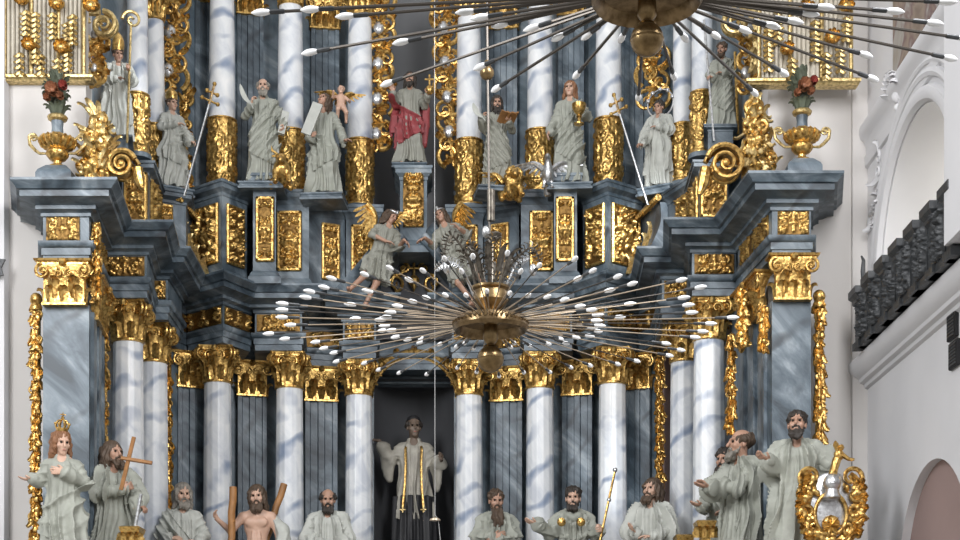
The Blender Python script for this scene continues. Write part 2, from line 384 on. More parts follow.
def figure(name, label, loc, s=1.0, rz=0, cat='statue', group=None, paint='statue_paint', skin='skin', hs=1.12, yaw=0, pitch=0, roll=0,
           headoff=(0, 0, 0), hair='short', hairmat='hair_brown', beard=0, beardmat=None, arms=None, sway=0.0, knee=1, mantle='toga', msign=1,
           mantlemat=None, hem=.05, hemr=(.30, .23), robe=True, robetop=None, sleeves=(1, 1), sleeve_len=.9, wide=.085, seed=1, robename='robe', bare=False,
           plinth=None, eyes=True, legs=None, belly=0.0, sleeve_hang=0.0, extra=None, bodymat=None, clothfold=1.0, tilt=0.0):
    rd = random.Random(seed); root = thing(name, label, cat, loc, rz, group); hv = .0095; root.rotation_euler = (0, tilt, rz)
    arms = arms or [dict(el=(-.30, -.02, 1.17), wr=(-.16, -.20, 1.10), hd=(1, -.3, .1), pn=(0, .6, -1), th=(0, 0, 1), c=.4),
                    dict(el=(.30, -.02, 1.17), wr=(.18, -.20, 1.06), hd=(-1, -.3, .1), pn=(0, .6, -1), th=(0, 0, 1), c=.4)]
    arms = [dict(a, el=(a['el'][0] * .88, a['el'][1], a['el'][2])) for a in arms]
    def cx(z): return sway * sin(PI * min(max(z, 0), 1.5) / 1.5)
    R = rot3(yaw, pitch, roll); C = Vector((headoff[0], -.01 + headoff[1], 1.668 + headoff[2]))
    xs = [a[k][0] for a in arms for k in ('el', 'wr')] + [C.x]; ys = [a[k][1] for a in arms for k in ('el', 'wr')] + [C.y]; zs = [a[k][2] for a in arms for k in ('el', 'wr')]
    lo = (min(xs + [-.3]) - .24, min(ys + [-.22]) - .24, -.03); hi = (max(xs + [.3]) + .24, max(ys + [.2]) + .26, max(zs + [1.72]) + .26)
    # ---- body: one continuous surface
    F = Field(lo, hi, hv)
    P, E = head(F, C, R, hs)
    F.cap(P(0, .022, -.07), (cx(1.47), .02, 1.45), .052, .062, .03)
    F.ell((cx(1.3), .015, 1.30), (.165, .105, .20), .06); F.ell((cx(1.05), .01, 1.05), (.135, .098, .17), .06); F.ell((cx(.9), .01, .92), (.155, .11, .13), .06)
    for sx in (-1, 1): F.cap((cx(1.42) + sx * .05, .02, 1.455), (sx * (.165 if bare else .14), .015, 1.415), .05, .055 if bare else .042, .05)
    if bare:
        for sx in (-1, 1): F.ell((cx(1.33) + sx * .07, -.075, 1.335), (.075, .035, .06), .03); F.ell((cx(1.1) + sx * .035, -.085, 1.12), (.03, .015, .10), .02)
    for i, a in enumerate(arms):
        sx = (-1, 1)[i]; S_ = (sx * (.185 if bare else .165), .015, 1.405)
        F.cap(S_, a['el'], .056 if bare else .042, .044 if bare else .038, .04); F.cap(a['el'], a['wr'], .044, .029, .03)
        hand(F, a['wr'], a['hd'], a['pn'], a['th'], a.get('c', .4), a.get('hz', 1.05))
    L = legs or [((-.09, .0, .9), (-.105, -.03 - .05 * (knee < 0), .48), (-.11, .02, .07)), ((.09, .0, .9), (.105, -.03 - .05 * (knee > 0), .48), (.12, .02, .07))]
    for i, (h, k_, an) in enumerate(L):
        F.cap(h, k_, .088, .058, .05); F.cap(k_, an, .056, .036, .04); sx = (-1, 1)[i]
        fd = Vector((sx * .05, -.17, -.035)); F.cap(an, Vector(an) + Vector((0, .02, -.03)), .036, .034, .02); F.cap(Vector(an) + Vector((0, 0, -.03)), Vector(an) + fd, .034, .026, .02)
    obj('body', F.mesh(s), skin if not bodymat else bodymat, root, sharp=0)
    if eyes:
        for sx in (-1, 1):
            obj('eye', MB().ball([q * s for q in P(sx * .030, -.077, .004)], .0135 * hs * s, 8), 'eye_dark', root)
        if not beard: obj('lips', MB().tube([[q * s for q in P(x, y, -.072)] for x, y in ((-.022, -.084), (-.010, -.094), (0, -.0955), (.010, -.094), (.022, -.084))], [.003 * s, .007 * s, .008 * s, .007 * s, .003 * s], 6, .8), 'lip', root)
    # ---- hair and beard
    hl = (C.x - .26, C.y - .26, C.z - .42); hh = (C.x + .26, C.y + .28, C.z + .24)
    if hair:
        F = Field(hl, hh, .009)
        def E2(c, r, k, op='add'): F.ell(P(*c), [q * hs for q in r], k, R, op)
        E2((0, .026, .042), (.091, .104, .093), .02)
        if hair in ('bald', 'tonsure'):
            for i in range(16):
                a = PI * (-.08 + 1.16 * i / 15); E2((.084 * cos(a), .02 + .092 * sin(a), .012 + .02 * rd.random()), (.022, .022, .03), .012)
        elif hair == 'short':
            for i in range(34):
                a = 2 * PI * rd.random(); e = rd.uniform(.0, 1.35); E2((.088 * cos(a) * cos(e), .026 + .098 * sin(a) * cos(e), .042 + .088 * sin(e)), (.02, .02, .018), .008)
        elif hair in ('long', 'curly'):
            for sx in (-1, 1):
                for j in range(6):
                    y = -.030 + .026 * j; x0 = .074 - .005 * abs(j - 2); ph = rd.random() * 6
                    pts = [P(sx * x0 * .8, y, .07)]
                    for q in range(6):
                        t = q / 5; pts.append(P(sx * (x0 + .014 * sin(ph + 5 * t) + .02 * t), y + .03 * t + .012 * cos(ph + 6 * t), .03 - (.20 + .03 * j) * t))
                    F.chain(pts, [.02 * hs, .024 * hs, .023 * hs, .022 * hs, .02 * hs, .018 * hs, .010 * hs], .008)
            for j in range(5):
                x = -.06 + .03 * j; F.chain([P(x, .11, .06), P(x * 1.1, .125, -.02), P(x * 1.2, .115, -.12), P(x * 1.2, .125, -.22)], [.026, .03, .028, .016], .01)
        strand(F, C)
        E2((0, -.118, -.036), (.071, .084, .100), .012, 'cut')
        if hair == 'bald': E2((0, -.02, .115), (.10, .115, .075), .01, 'cut')
        if hair == 'tonsure': E2((0, .02, .15), (.062, .07, .05), .01, 'cut')
        obj('hair', F.mesh(s), hairmat, root, sharp=0)
    if beard:
        F = Field(hl, hh, .009)
        def E3(c, r, k, op='add'): F.ell(P(*c), [q * hs for q in r], k, R, op)
        E3((0, -.068, -.112 - beard * .4), (.040, .034, .040 + beard * .55), .02)
        for sx in (-1, 1):
            F.chain([P(sx * .062, -.018, -.045), P(sx * .054, -.042, -.082), P(sx * .030, -.072, -.112)], [.009 * hs, .014 * hs, .018 * hs], .016)
            F.chain([P(sx * .004, -.100, -.055), P(sx * .026, -.092, -.066), P(sx * .036, -.080, -.09)], [.010 * hs, .010 * hs, .008 * hs], .01)
            for j in range(3):
                x = sx * (.012 + .018 * j); F.chain([P(x, -.085, -.10), P(x * 1.1, -.10 - .35 * beard, -.13 - beard * .5), P(x * .8, -.09 - .5 * beard, -.15 - beard)], [.017 * hs, (.016 + .06 * beard) * hs, .008 * hs], .006)
        strand(F, C)
        E3((0, -.100, -.074), (.018, .022, .007), .006, 'cut')
        obj('beard', F.mesh(s), beardmat or hairmat, root, sharp=0)
    # ---- robe
    hv2 = .0115
    top = robetop or 1.53
    def robefield(fold, infl, sl=True, wr=True):
        F = Field((lo[0], lo[1] - .05, -.03), (hi[0], hi[1] + .05, 1.62), hv2)
        X = F.ax[0][:, None, None]; Y = F.ax[1][None, :, None]; Z = F.ax[2][None, None, :]; z1 = F.ax[2]
        zz = [hem - .05, .45, .90, 1.06, 1.20, 1.34, 1.43, 1.49, 1.56]
        A = np.interp(z1, zz, [hemr[0], hemr[0] * .82, .205, .178, .180, .205, .185, .095, .07])[None, None, :] + infl
        B = np.interp(z1, zz, [hemr[1], hemr[1] * .84, .165 + belly * .4, .140 + belly, .145 + belly * .6, .150, .125, .085, .075])[None, None, :] + infl
        cxx = (sway * np.sin(PI * np.clip(z1, 0, 1.5) / 1.5))[None, None, :]; cyy = np.interp(z1, [0, .9, 1.5], [-.01, .0, .018])[None, None, :]
        th = np.arctan2(Y - cyy, X - cxx)
        ph = [rd0 for rd0 in np.random.RandomState(seed).rand(6) * 6.28]
        amp = np.interp(z1, [0, .5, .95, 1.1, 1.3, 1.5], [.20, .18, .13, .09, .10, .02])[None, None, :] * fold * clothfold
        w_ = th + .16 * np.sin(4.1 * Z + ph[3] + 2 * th) + .07 * np.sin(9 * Z + ph[4])
        f = .75 * rg(9 * w_ + ph[0]) + .5 * rg(15 * w_ + ph[1] - 1.9 * Z) + .3 * np.cos(5 * th + ph[2] + 2.6 * Z)
        d = (np.sqrt(((X - cxx) / A) ** 2 + ((Y - cyy) / B) ** 2) - 1 - amp * f) * np.minimum(A, B) * .85
        d = np.maximum(d, hem - Z + .012 * np.cos(7 * th)); d = np.maximum(d, Z - top)
        F.D[:] = d.astype(np.float32)
        kx = .11 * (1 if knee > 0 else -1)
        if hem < .4: F.cap((kx * .8, -.03, .86), (kx, -.13 - infl * .5, .50), .105 + infl, .085 + infl, .10); F.cap((kx, -.13 - infl * .5, .50), (kx * 1.1, -.05, .14), .08, .07, .08)
        if sl:
            for i, a in enumerate(arms):
                if not sleeves[i]: continue
                S_ = Vector(((-1, 1)[i] * .17, .015, 1.415)); e = Vector(a['el']); w = Vector(a['wr']); q = e.lerp(w, sleeve_len)
                F.cap(S_, e, .062 + infl, .068 + infl, .05, wr=.010 * wr, wf=62); F.cap(e, q, .064 + infl, wide * .82 + infl, .03, wr=.011 * wr, wf=66)
                if sleeve_hang: 
                    for t in np.linspace(-.1, 1, 9):
                        o = e.lerp(q, float(t)); F.cap(o, o + Vector((0, .02 + .02 * cos(20 * t), -sleeve_hang * (.62 + .38 * sin(PI * min(1, max(0, .15 + .7 * t)))))), .042, .020 + .008 * cos(25 * t), .03)
        return F
    if robe:
        F = robefield(1, 0)
        if robetop is None: F.ell((C.x * .5, -.085, 1.50), (.060, .07, .075), .02, None, 'cut')
        if extra: extra(F)
        obj(robename, F.mesh(s), paint, root, sharp=0)
    if mantle:
        F = robefield(.45, .020 if mantle != 'waist' else .030, True, False); ph = float(np.random.RandomState(seed + 50).rand() * 6.28)
        X = F.ax[0][:, None, None]; Y = F.ax[1][None, :, None]; Z = F.ax[2][None, None, :]; D = F.D
        if mantle == 'toga':
            xs_ = X * msign; up = 1.02 + (xs_ + .20) * 1.25 + .05 * np.sin(8 * Y); lw = .42 - .55 * xs_ + .10 * np.sin(6 * Y + 1)
            sdist = (Z - up) * .62
            wv = 1.3 * np.sin(5 * xs_ + 4 * Z + ph) + .8 * np.sin(11 * Y + 3 * Z); md = .55 + .45 * np.sin(6 * xs_ + 2.5 * Z + ph)
            D = D - .032 * md * rg(sdist * 46 + 8 * Y + wv) - .014 * rg(sdist * 74 + 4 * X - wv)
            reg = np.maximum((Z - up) * .62, (lw - Z) * .85)
            reg = np.maximum(reg, Z - 1.50)
        elif mantle == 'cape':
            th = np.arctan2(Y, X)
            w_ = th + .14 * np.sin(5 * Z + ph) + .05 * np.sin(13 * Z)
            D = D - .034 * rg(13 * w_ + ph) - .018 * rg(23 * w_ - 3 * Z + 1)
            op = .035 + .16 * np.clip(1.50 - Z, 0, .8)
            reg = np.minimum(op - np.abs(X), .0 - Y + .0 * X); reg = np.maximum(reg, (.30 + .04 * np.cos(9 * th)) - Z); reg = np.maximum(reg, Z - 1.53)
        elif mantle == 'waist':
            xs_ = X * msign; up = 1.06 + xs_ * .55 + .04 * np.sin(9 * Y); lw = .48 - .5 * xs_; sdist = (Z - up) * .8
            wv = 1.6 * np.sin(6 * xs_ + 5 * Z + ph); th = np.arctan2(Y, X); lo_ = np.clip((1.0 - Z) / .25, 0, 1)
            D = D - .024 * (1 - .7 * lo_) * rg(sdist * 40 + 5 * xs_ + wv) - .030 * lo_ * rg(12 * th + 5 * sdist + wv) - .008 * rg(sdist * 30 + 14 * xs_ + wv)
            reg = np.maximum((Z - up) * .85, (lw - Z) * .85)
        elif mantle == 'hood':
            th = np.arctan2(Y, X)
            D = D - .020 * rg(15 * th + ph) - .013 * rg(30 * Z + 9 * np.abs(X) + 2 * np.sin(5 * th))
            reg = np.maximum((1.12 + .20 * np.abs(X)) - Z, Z - 1.55)
        F.D = np.maximum(D, reg).astype(np.float32)
        if mantle == 'hood': F.chain([(-.13, -.02, 1.47), (-.06, -.11, 1.43), (0, -.13, 1.40), (.06, -.11, 1.43), (.13, -.02, 1.47)], [.045] * 5, .02); F.chain([(-.13, 0, 1.47), (-.09, .10, 1.47), (0, .14, 1.42), (.09, .10, 1.47), (.13, 0, 1.47)], [.045, .055, .07, .055, .045], .02)
        else:
            for q in range(5):
                x = msign * (.05 + .035 * q)
                if mantle == 'toga': F.chain([(x, -.06, 1.49 - .02 * q), (x + .02 * msign, .06, 1.50 - .02 * q), (x, .13, 1.38)], [.016] * 3, .02)
        obj('cape' if mantle in ('cape', 'hood') else 'mantle', F.mesh(s), mantlemat or paint, root, sharp=0)
    if plinth:
        w_, d_, h_ = plinth; obj('plinth', MB().block([(-w_ / 2, -d_ / 2), (w_ / 2, -d_ / 2), (w_ / 2, d_ / 2), (-w_ / 2, d_ / 2)], [(.02, -h_), (.02, -h_ + .03), (0, -h_ + .05), (0, -.04), (.02, -.02), (.02, .0)]), 'marble_grey', root)
    def LP(x, y, z): return Vector((x, y, z)) * s
    root_P = lambda x, y, z: P(x, y, z) * s
    return root, LP, root_P, rd
def A(el, wr, hd=(0, -1, 0), pn=(0, 0, -1), th=(0, 0, 1), c=.4, hz=1.05): return dict(el=el, wr=wr, hd=hd, pn=pn, th=th, c=c, hz=hz)
# ---- attributes
def staff(root, a, b, r, mat, name='staff'): return obj(name, MB().tube([a, b], r, 8), mat, root)
def book(root, c, R, sz, mat='cloth_red', page='statue_white'):
    w, h, t = sz; m = MB(); R = R.to_4x4()
    def bx(cc, ss):
        mb = MB().box((0, 0, 0), ss); T = Matrix.Translation(Vector(c)) @ R @ Matrix.Translation(Vector(cc))
        return [T @ Vector(v) for v in mb.v], mb.f
    for q in (-1, 1): m.add(*bx((0, q * t * .5, 0), (w, t * .12, h)))
    m.add(*bx((-w * .49, 0, 0), (w * .04, t, h)))
    b = obj('book', m, mat, root); obj('pages', MB().add(*bx((.005, 0, 0), (w * .94, t * .88, h * .94))), page, b); return b
def openbook(root, c, R, w, h, mat='wood'):
    m = MB(); R4 = R.to_4x4(); T = Matrix.Translation(Vector(c)) @ R4
    prof = [(-w, .035), (-w * .6, .012), (-w * .2, .02), (0, 0), (w * .2, .02), (w * .6, .012), (w, .035)]
    for z0, z1 in ((0, -.02),):
        P0 = [[T @ Vector((x, y * h, z + z0)) for x, z in prof] for y in (-.5, .5)]; P1 = [[T @ Vector((x, y * h, z + z1)) for x, z in prof] for y in (-.5, .5)]
        m.grid(P0); m.grid([P1[1], P1[0]])
        for r0, r1 in ((P0[0], P1[0]), (P1[1], P0[1])): m.grid([r1, r0])
        m.add([P0[0][0], P0[1][0], P1[1][0], P1[0][0]], [(0, 1, 2, 3)]); m.add([P0[0][-1], P0[1][-1], P1[1][-1], P1[0][-1]], [(3, 2, 1, 0)])
    return obj('open_book', m, mat, root)
def quill(root, a, b, w, mat='statue_white'):
    a = Vector(a); b = Vector(b); d = (b - a); s_ = d.cross(Vector((0, 1, 0))).normalized(); m = MB()
    F0 = []; B0 = []
    for i in range(12):
        t = i / 11; ww = w * (sin(PI * min(1, max(0, (t - .12) / .9))) ** .6 if t > .12 else .06); p = a + d * t + s_ * .03 * sin(PI * t)
        F0.append([p + s_ * ww * x + Vector((0, -.008 + .006 * abs(x) + (.004 if (i + j) % 2 else 0), 0)) for j, x in enumerate((-1, -.5, 0, .5, 1))])
        B0.append([p + s_ * ww * x + Vector((0, .006, 0)) for x in (1, .5, 0, -.5, -1)])
    m.grid(F0); m.grid(B0); m.tube([a - d * .12, b], [.008, .004], 6)
    return obj('quill', m, mat, root)
def crossbar_staff(root, a, b, r, mat, bars, topmat=None, name='cross_staff'):
    a = Vector(a); b = Vector(b); d = (b - a).normalized(); s_ = d.cross(Vector((0, 1, 0))).normalized()
    st = obj(name, MB().tube([a, b], r, 8), mat, root); m = MB()
    for dist, half in bars:
        c = b - d * dist; m.tube([c - s_ * half, c + s_ * half], r * .95, 6)
        for q in (-1, 1): m.ball(c + s_ * half * q, r * 1.9, 8)
    m.tube([b - d * (max(x[0] for x in bars) + .05), b + d * .03], r * 1.1, 6); m.ball(b + d * .03, r * 1.9, 8)
    obj('cross_head', m, topmat or mat, st); return st
def mitre(root, P, mat='gilding', h=.24):
    m = MB(); R = []
    for t, k in ((0, 1.02), (.25, 1.10), (.55, 1.05), (.8, .72), (1, .12)):
        R.append([P(.094 * k * cos(2 * PI * j / 16), .022 + .104 * (k if t < .6 else k * .6) * sin(2 * PI * j / 16), .065 + h * t) for j in range(16)])
    m.rings(R); return obj('mitre', m, mat, root)
def crown(root, P, mat='gilding', z=.085, r=.085, h=.09):
    m = MB(); n = 20; R = []
    for t, k in ((0, 1), (.35, 1.02), (.36, 1.1), (.45, 1.02)): R.append([P(r * k * cos(2 * PI * j / n), .022 + r * 1.1 * k * sin(2 * PI * j / n), z + h * t) for j in range(n)])
    m.rings(R)
    for j in range(8):
        a = 2 * PI * j / 8
        def q(k, zz): return P(r * k * cos(a), .022 + r * 1.1 * k * sin(a), z + h * zz)
        m.tube([q(1.0, .3), q(1.18, .85), q(.75, 1.35), q(.15, 1.55)], [.011, .013, .010, .008], 6); m.ball(q(1.22, .95), .016, 8)
    m.ball(P(0, .022, z + h * 1.75), .022, 8); m.tube([P(0, .022, z + h * 1.7), P(0, .022, z + h * 2.5)], .007, 6); m.tube([P(-.03, .022, z + h * 2.2), P(.03, .022, z + h * 2.2)], .007, 6)
    return obj('crown', m, mat, root)
def wing(root, base, tip, drop, mat='gilding', n=9, name='wing', thick=.02):
    # layered feathers fanned from the arm of the wing (base to tip) hanging along drop
    base = Vector(base); tip = Vector(tip); drop = Vector(drop); m = MB(); ax = tip - base; nn = ax.cross(drop).normalized()
    arch = -drop.normalized() * ax.length * .16
    pts = [base + ax * (i / 7) + arch * sin(PI * i / 7) for i in range(8)]
    m.tube(pts, [.055, .06, .06, .055, .05, .042, .034, .02], 8, .8)
    for layer, (L, W, cnt, off) in enumerate(((1.0, .105, n, .0), (.62, .085, n + 1, .014), (.34, .07, n + 2, .028))):
        for i in range(cnt):
            t = (i + .4) / cnt; p = base + ax * t + arch * sin(PI * t); ln = L * (.55 + .6 * t) * drop.length
            dr = (drop.normalized() * (1 - .55 * t) + ax.normalized() * (.25 + .95 * t)).normalized()
            sd = dr.cross(nn).normalized(); W2 = W * ax.length * 1.25; F0 = []; B0 = []
            for u in range(7):
                x = u / 6; w = W2 * .5 * (1 - max(0, x - .7) ** 2 * 9) * (.8 + .3 * x); q = p + dr * ln * x + nn * (off - .03 * x * (1 if layer == 0 else .6))
                F0.append([q + sd * w * y + nn * (thick * (1 - abs(y)) * .7) for y in (-1, -.5, 0, .5, 1)]); B0.append([q + sd * w * y - nn * thick * .3 for y in (1, .5, 0, -.5, -1)])
            m.grid(F0); m.grid(B0)
    return obj(name, m, mat, root)
# ---------------------------------------------------------------- levels (metres above the floor)
Z_PL, Z_CB, Z_CT, Z_AR, Z_FR, Z_CO = 3.0, 6.53, 7.06, 7.31, 7.61, 7.96
Z_PT, Z_SL, Z_UC = 9.45, 10.50, 12.40
CORN = [(0, 0), (.03, .0), (.03, .05), (.07, .08), (.10, .09), (.10, .15), (.15, .16), (.22, .20), (.30, .215), (.30, .31), (.34, .32), (.355, .35), (.40, .40), (.42, .42), (.42, .46)]
ARCH = [(0, 0), (0, .10), (.02, .105), (.02, .20), (.04, .21), (.06, .25), (.06, .29)]
def prof(p, z0, k=1.0, ko=1.0): return [(o * ko, z0 + z * k) for o, z in p]
def plan(pts, z): return [(xat(px, d, z), d) for px, d in pts]
def baroque(seed, asp=1.0, cells=4, mirror=True):
    rs = np.random.RandomState(seed); C = []
    for i in range(cells + 2):
        C.append((rs.rand() * .8 + .15, (i + .3 + .4 * rs.rand()) / (cells + 2), rs.rand() * 6.28, rs.choice([-1, 1]), .24 + .14 * rs.rand()))
    def hf(U, V):
        x = np.abs(U - .5) * 2 if mirror else U * 1.0; y = V
        H = .12 + .10 * np.sin(9 * x + 13 * y) * np.sin(17 * y)
        for cx_, cy_, ph, sg, R in C:
            dx = (x - cx_) * min(1, asp) ; dy = (y - cy_) * max(1, 1 / asp) if asp < 1 else (y - cy_)
            if asp >= 1: dx = (x - cx_) * asp * .5
            r = np.sqrt(dx * dx + dy * dy) + 1e-4; th = np.arctan2(dy, dx)
            rid = .5 + .5 * np.cos(th * sg * 1.0 + 4.6 * np.log(r / R + .08) + ph)
            lf = .6 + .4 * np.cos(5 * th + ph)
            win = np.clip(1.25 - r / R, 0, 1)
            H = np.maximum(H, (rid ** .8) * win ** .5 * (.65 + .35 * lf))
        # central stem with beads and a rosette
        H = np.maximum(H, np.clip(1 - x / .10, 0, 1) * (.6 + .4 * np.cos(V * 40)))
        H = .15 * H + .85 * np.clip((H - .40) * 2.6, 0, 1)
        r = np.sqrt((x * (asp if asp < 1 else asp) * .7) ** 2 + ((V - .5) * 1.4) ** 2) + 1e-4; a = np.arctan2((V - .5), x + 1e-4)
        H = np.maximum(H, np.clip(1 - r / .22, 0, 1) ** .5 * (.7 + .3 * np.cos(6 * a)))
        return H
    return hf
def panel_on(parent, p0, p1, z0, z1, seed, frame=True, mat='gilding', name='gilded_panel', depth=.035, cells=3, out=.004):
    # a gilt carved panel on the upright face between plan points p0 (left) and p1 (right)
    a = Vector((p0[0], p0[1], 0)); b = Vector((p1[0], p1[1], 0)); ux = (b - a).normalized(); w = (b - a).length; nn = ux.cross(Vector((0, 0, 1)))
    o = Vector((a.x, a.y, z0)) + nn * out
    nx = max(18, int(w / .016)); nz = max(18, int((z1 - z0) / .016))
    r = obj(name, MB().relief(o, ux, (0, 0, 1), w, z1 - z0, min(nx, 70), min(nz, 70), baroque(seed, w / (z1 - z0), cells), depth), mat, parent, True, sharp=0)
    if frame:
        m = MB(); t = .028
        def q(u, v): return o + ux * u + Vector((0, 0, v)) + nn * .018
        h = z1 - z0
        for c0, c1 in (((0, 0), (w, 0)), ((w, 0), (w, h)), ((w, h), (0, h)), ((0, h), (0, 0))):
            A0, A1 = q(*c0), q(*c1); d = (A1 - A0).normalized(); m.tube([A0 - d * t * .5, A1 + d * t * .5], t, 6)
        l = r.parent.location
        obj('panel_frame', MB().add([v - l for v in map(Vector, m.v)], m.f), 'gilding', r)
    return r
def lerp2(a, b, t): return (a[0] + (b[0] - a[0]) * t, a[1] + (b[1] - a[1]) * t)
# ---------------------------------------------------------------- setting
def quadwall(name, mat, pts, z0, z1, thick=.25, back=(0, 1)):
    m = MB(); b = Vector((back[0], back[1])) * thick
    for (a, c) in zip(pts[:-1], pts[1:]):
        m.slab([a, c, (c[0] + b.x, c[1] + b.y), (a[0] + b.x, a[1] + b.y)], z0, z1)
    return struct(name, m, mat)
struct('floor', MB().box((0, 12, -.05), (26, 36, .1)), 'floor_stone')
ZW = 16.0
# left: pale pier face beside the altar and the brighter strip at the frame's edge
xl0, xl1 = xat(9, 19.4, 7), xat(86, 19.4, 9)
w = struct('wall_left', MB().slab([(xl0, 19.4), (xl1, 19.4), (xat(95, 21.6, 9), 21.6), (xl0, 21.6)], 0, ZW), 'plaster')
struct('wall_left.001', MB().slab([(xl0 - 3.2, 19.2), (xl0 - .0, 19.2), (xl0 - .0, 19.6), (xl0 - 3.2, 19.6)], 0, ZW), 'plaster_cool')
# right: pier face and the side wall running back towards the nave, with its two arches
XR = 4.75; YC = 19.2
xr0 = xat(768, 19.2, 9)
struct('wall_right', MB().slab([(xr0, 19.2), (XR + .02, 19.2), (XR + .02, 21.4), (xat(757, 21.4, 9), 21.4)], 0, ZW), 'plaster')
struct('wall_right.001', MB().slab([(xat(853, 19.1, 8.5), 19.12), (XR + .02, 19.12), (XR + .02, 19.25), (xat(853, 19.1, 8.5), 19.25)], 0, ZW), 'plaster')
def P2(px, py, x=XR): q = onx(px, py, x); return (q.y, q.z)
def arch_pts(c, r, z0, n=28, ry=None):
    ry = ry or r
    return [(c[0] - r, z0)] + [(c[0] - r * cos(PI * i / n), c[1] + ry * sin(PI * i / n)) for i in range(n + 1)] + [(c[0] + r, z0)]
UA = P2(918, 112); uar = 1.50; uac = (UA[0], UA[1] - uar)             # upper arch: centre and radius
LA = P2(932, 460); lar = 1.36; lac = (LA[0], LA[1] - lar)
def holed(outer, holes, x, thick=0):
    vs = [Vector((p[0], p[1], 0)) for p in outer]; loops = [vs] + [[Vector((p[0], p[1], 0)) for p in h] for h in holes]
    tri = tessellate_polygon(loops); flat = [p for l in loops for p in l]
    return [(x, p.x, p.y) for p in flat], [tuple(t) for t in tri]
zb = P2(905, 262)[1]                                                   # tribune floor level
outer = [(8.0, 0), (YC + .4, 0), (YC + .4, ZW), (8.0, ZW)]
hu = arch_pts(uac, uar, zb); hl = arch_pts(lac, lar, .4)
v, f = holed(outer, [hu, hl], XR); m = MB(); m.add(v, f)
for h in (hu, hl):                                                     # reveals of the arches
    n = len(h); m.rings([[(XR, p[0], p[1]) for p in h], [(XR + (1.5 if h is hu else .10), p[0], p[1]) for p in h]], cap=False)
struct('wall_right.002', m, 'plaster_cool')
m = MB(); m.slab([(XR + 1.5, 8), (XR + 1.6, 8), (XR + 1.6, YC + .4), (XR + 1.5, YC + .4)], zb - .4, ZW); struct('wall_right.003', m, 'plaster_cream')
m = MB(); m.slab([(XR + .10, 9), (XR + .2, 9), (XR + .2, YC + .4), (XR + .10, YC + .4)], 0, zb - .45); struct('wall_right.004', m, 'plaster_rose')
# inner smaller arch ring seen inside the tribune
m = MB(); n = 24
rim = [(uac[0] - (uar - .30) * cos(PI * i / n), uac[1] - .35 + (uar - .30) * sin(PI * i / n)) for i in range(n + 1)]
m.tube([(XR + .75, rim[0][0], zb)] + [(XR + .75, a, b) for a, b in rim] + [(XR + .75, rim[-1][0], zb)], .12, 8, .6); struct('trim_1', m, 'plaster')
# archivolt mouldings
def archmould(c, r, z0, x, rad):
    pts = [(x, c[0] - r, z0)] + [(x, c[0] - r * cos(PI * i / 30), c[1] + r * sin(PI * i / 30)) for i in range(31)] + [(x, c[0] + r, z0)]
    return pts
m = MB(); m.tube(archmould(uac, uar + .10, zb, XR - .02, 0), .09, 8, .8); m.tube(archmould(uac, uar + .30, zb, XR - .01, 0), .055, 8); m.tube(archmould(uac, uar + .42, zb, XR - .01, 0), .04, 8)
struct('trim_2', m, 'plaster_cool')
# raking cornice above the arch (level in truth, running towards the nave)
zc = P2(868, 134)[1]
def ywall(y0, y1, prof_, x=XR):
    m = MB(); m.rings([[(x - o, y, z) for o, z in prof_] + [(x + .05, y, prof_[-1][1]), (x + .05, y, prof_[0][1])] for y in (y1, y0)]); return m
struct('trim_3', ywall(9, YC + .15, [(0, zc - .42), (.03, zc - .40), (.04, zc - .28), (.02, zc - .26), (.02, zc - .16), (.05, zc - .10), (.09, zc - .06), (.11, zc + .02), (.10, zc + .08)]), 'plaster_cool')
# stucco foliage in the spandrel and a keystone ornament
m = MB(); rr = random.Random(3)
for i in range(150):
    y = uac[0] + rr.uniform(-2.0, 2.0); z = uac[1] + rr.uniform(.1, 2.0)
    if math.hypot(y - uac[0], z - uac[1]) < uar + .50 or z > zc - .47 or y > YC - .1 or y < uac[0] - .5: continue
    a = rr.random() * 6.28; m.leaf((XR + .01, y, z), (-1, 0, 0), (0, cos(a), sin(a)), rr.uniform(.16, .30), .10, .7, 3, .2, .03)
    m.scroll((XR - .01, y + .05, z), (0, 1, 0), (0, 0, 1), .09, 1.2, a, 1, .018, 14)
struct('trim_4', m, 'plaster_cool')
m = MB(); ky, kz = P2(900, 90)
for i in range(9):
    a = PI * i / 8; m.leaf((XR, ky, kz - .05), (-1, 0, 0), (0, cos(a), .3 + sin(a)), .34, .14, .9, 3, .25, .04)
m.ball((XR - .03, ky, kz - .08), .07, 10); m.ball((XR - .02, ky, kz - .20), .05, 10); struct('trim_5', m, 'plaster_cool')
# painted field above the cornice
v0 = zc + .10; m = MB(); m.box((XR - .012, 14.2, v0 + 2.4), (.03, 7.3, 4.6)); o = obj('wall_fresco', m, 'fresco'); tag(o, 'faded brown and rose painting high on right side wall above sloping white moulding', 'painting')
# nearer white pilaster on the side wall at the right edge
yp = onx(944, 150, XR - .35).y; struct('wall_right.005', MB().slab([(XR - .35, 8), (XR + .1, 8), (XR + .1, yp), (XR - .35, yp)], zb - .62, ZW), 'plaster_cool')
# tribune cornice under the balustrade
zt = P2(908, 325)[1] - .32
struct('trim_6', ywall(9, YC + .12, [(0, zt - .02), (.04, zt), (.05, zt + .04), (.10, zt + .06), (.11, zt + .10), (.17, zt + .14), (.21, zt + .22), (.22, zt + .30), (.0, zt + .32)]), 'plaster_cool')
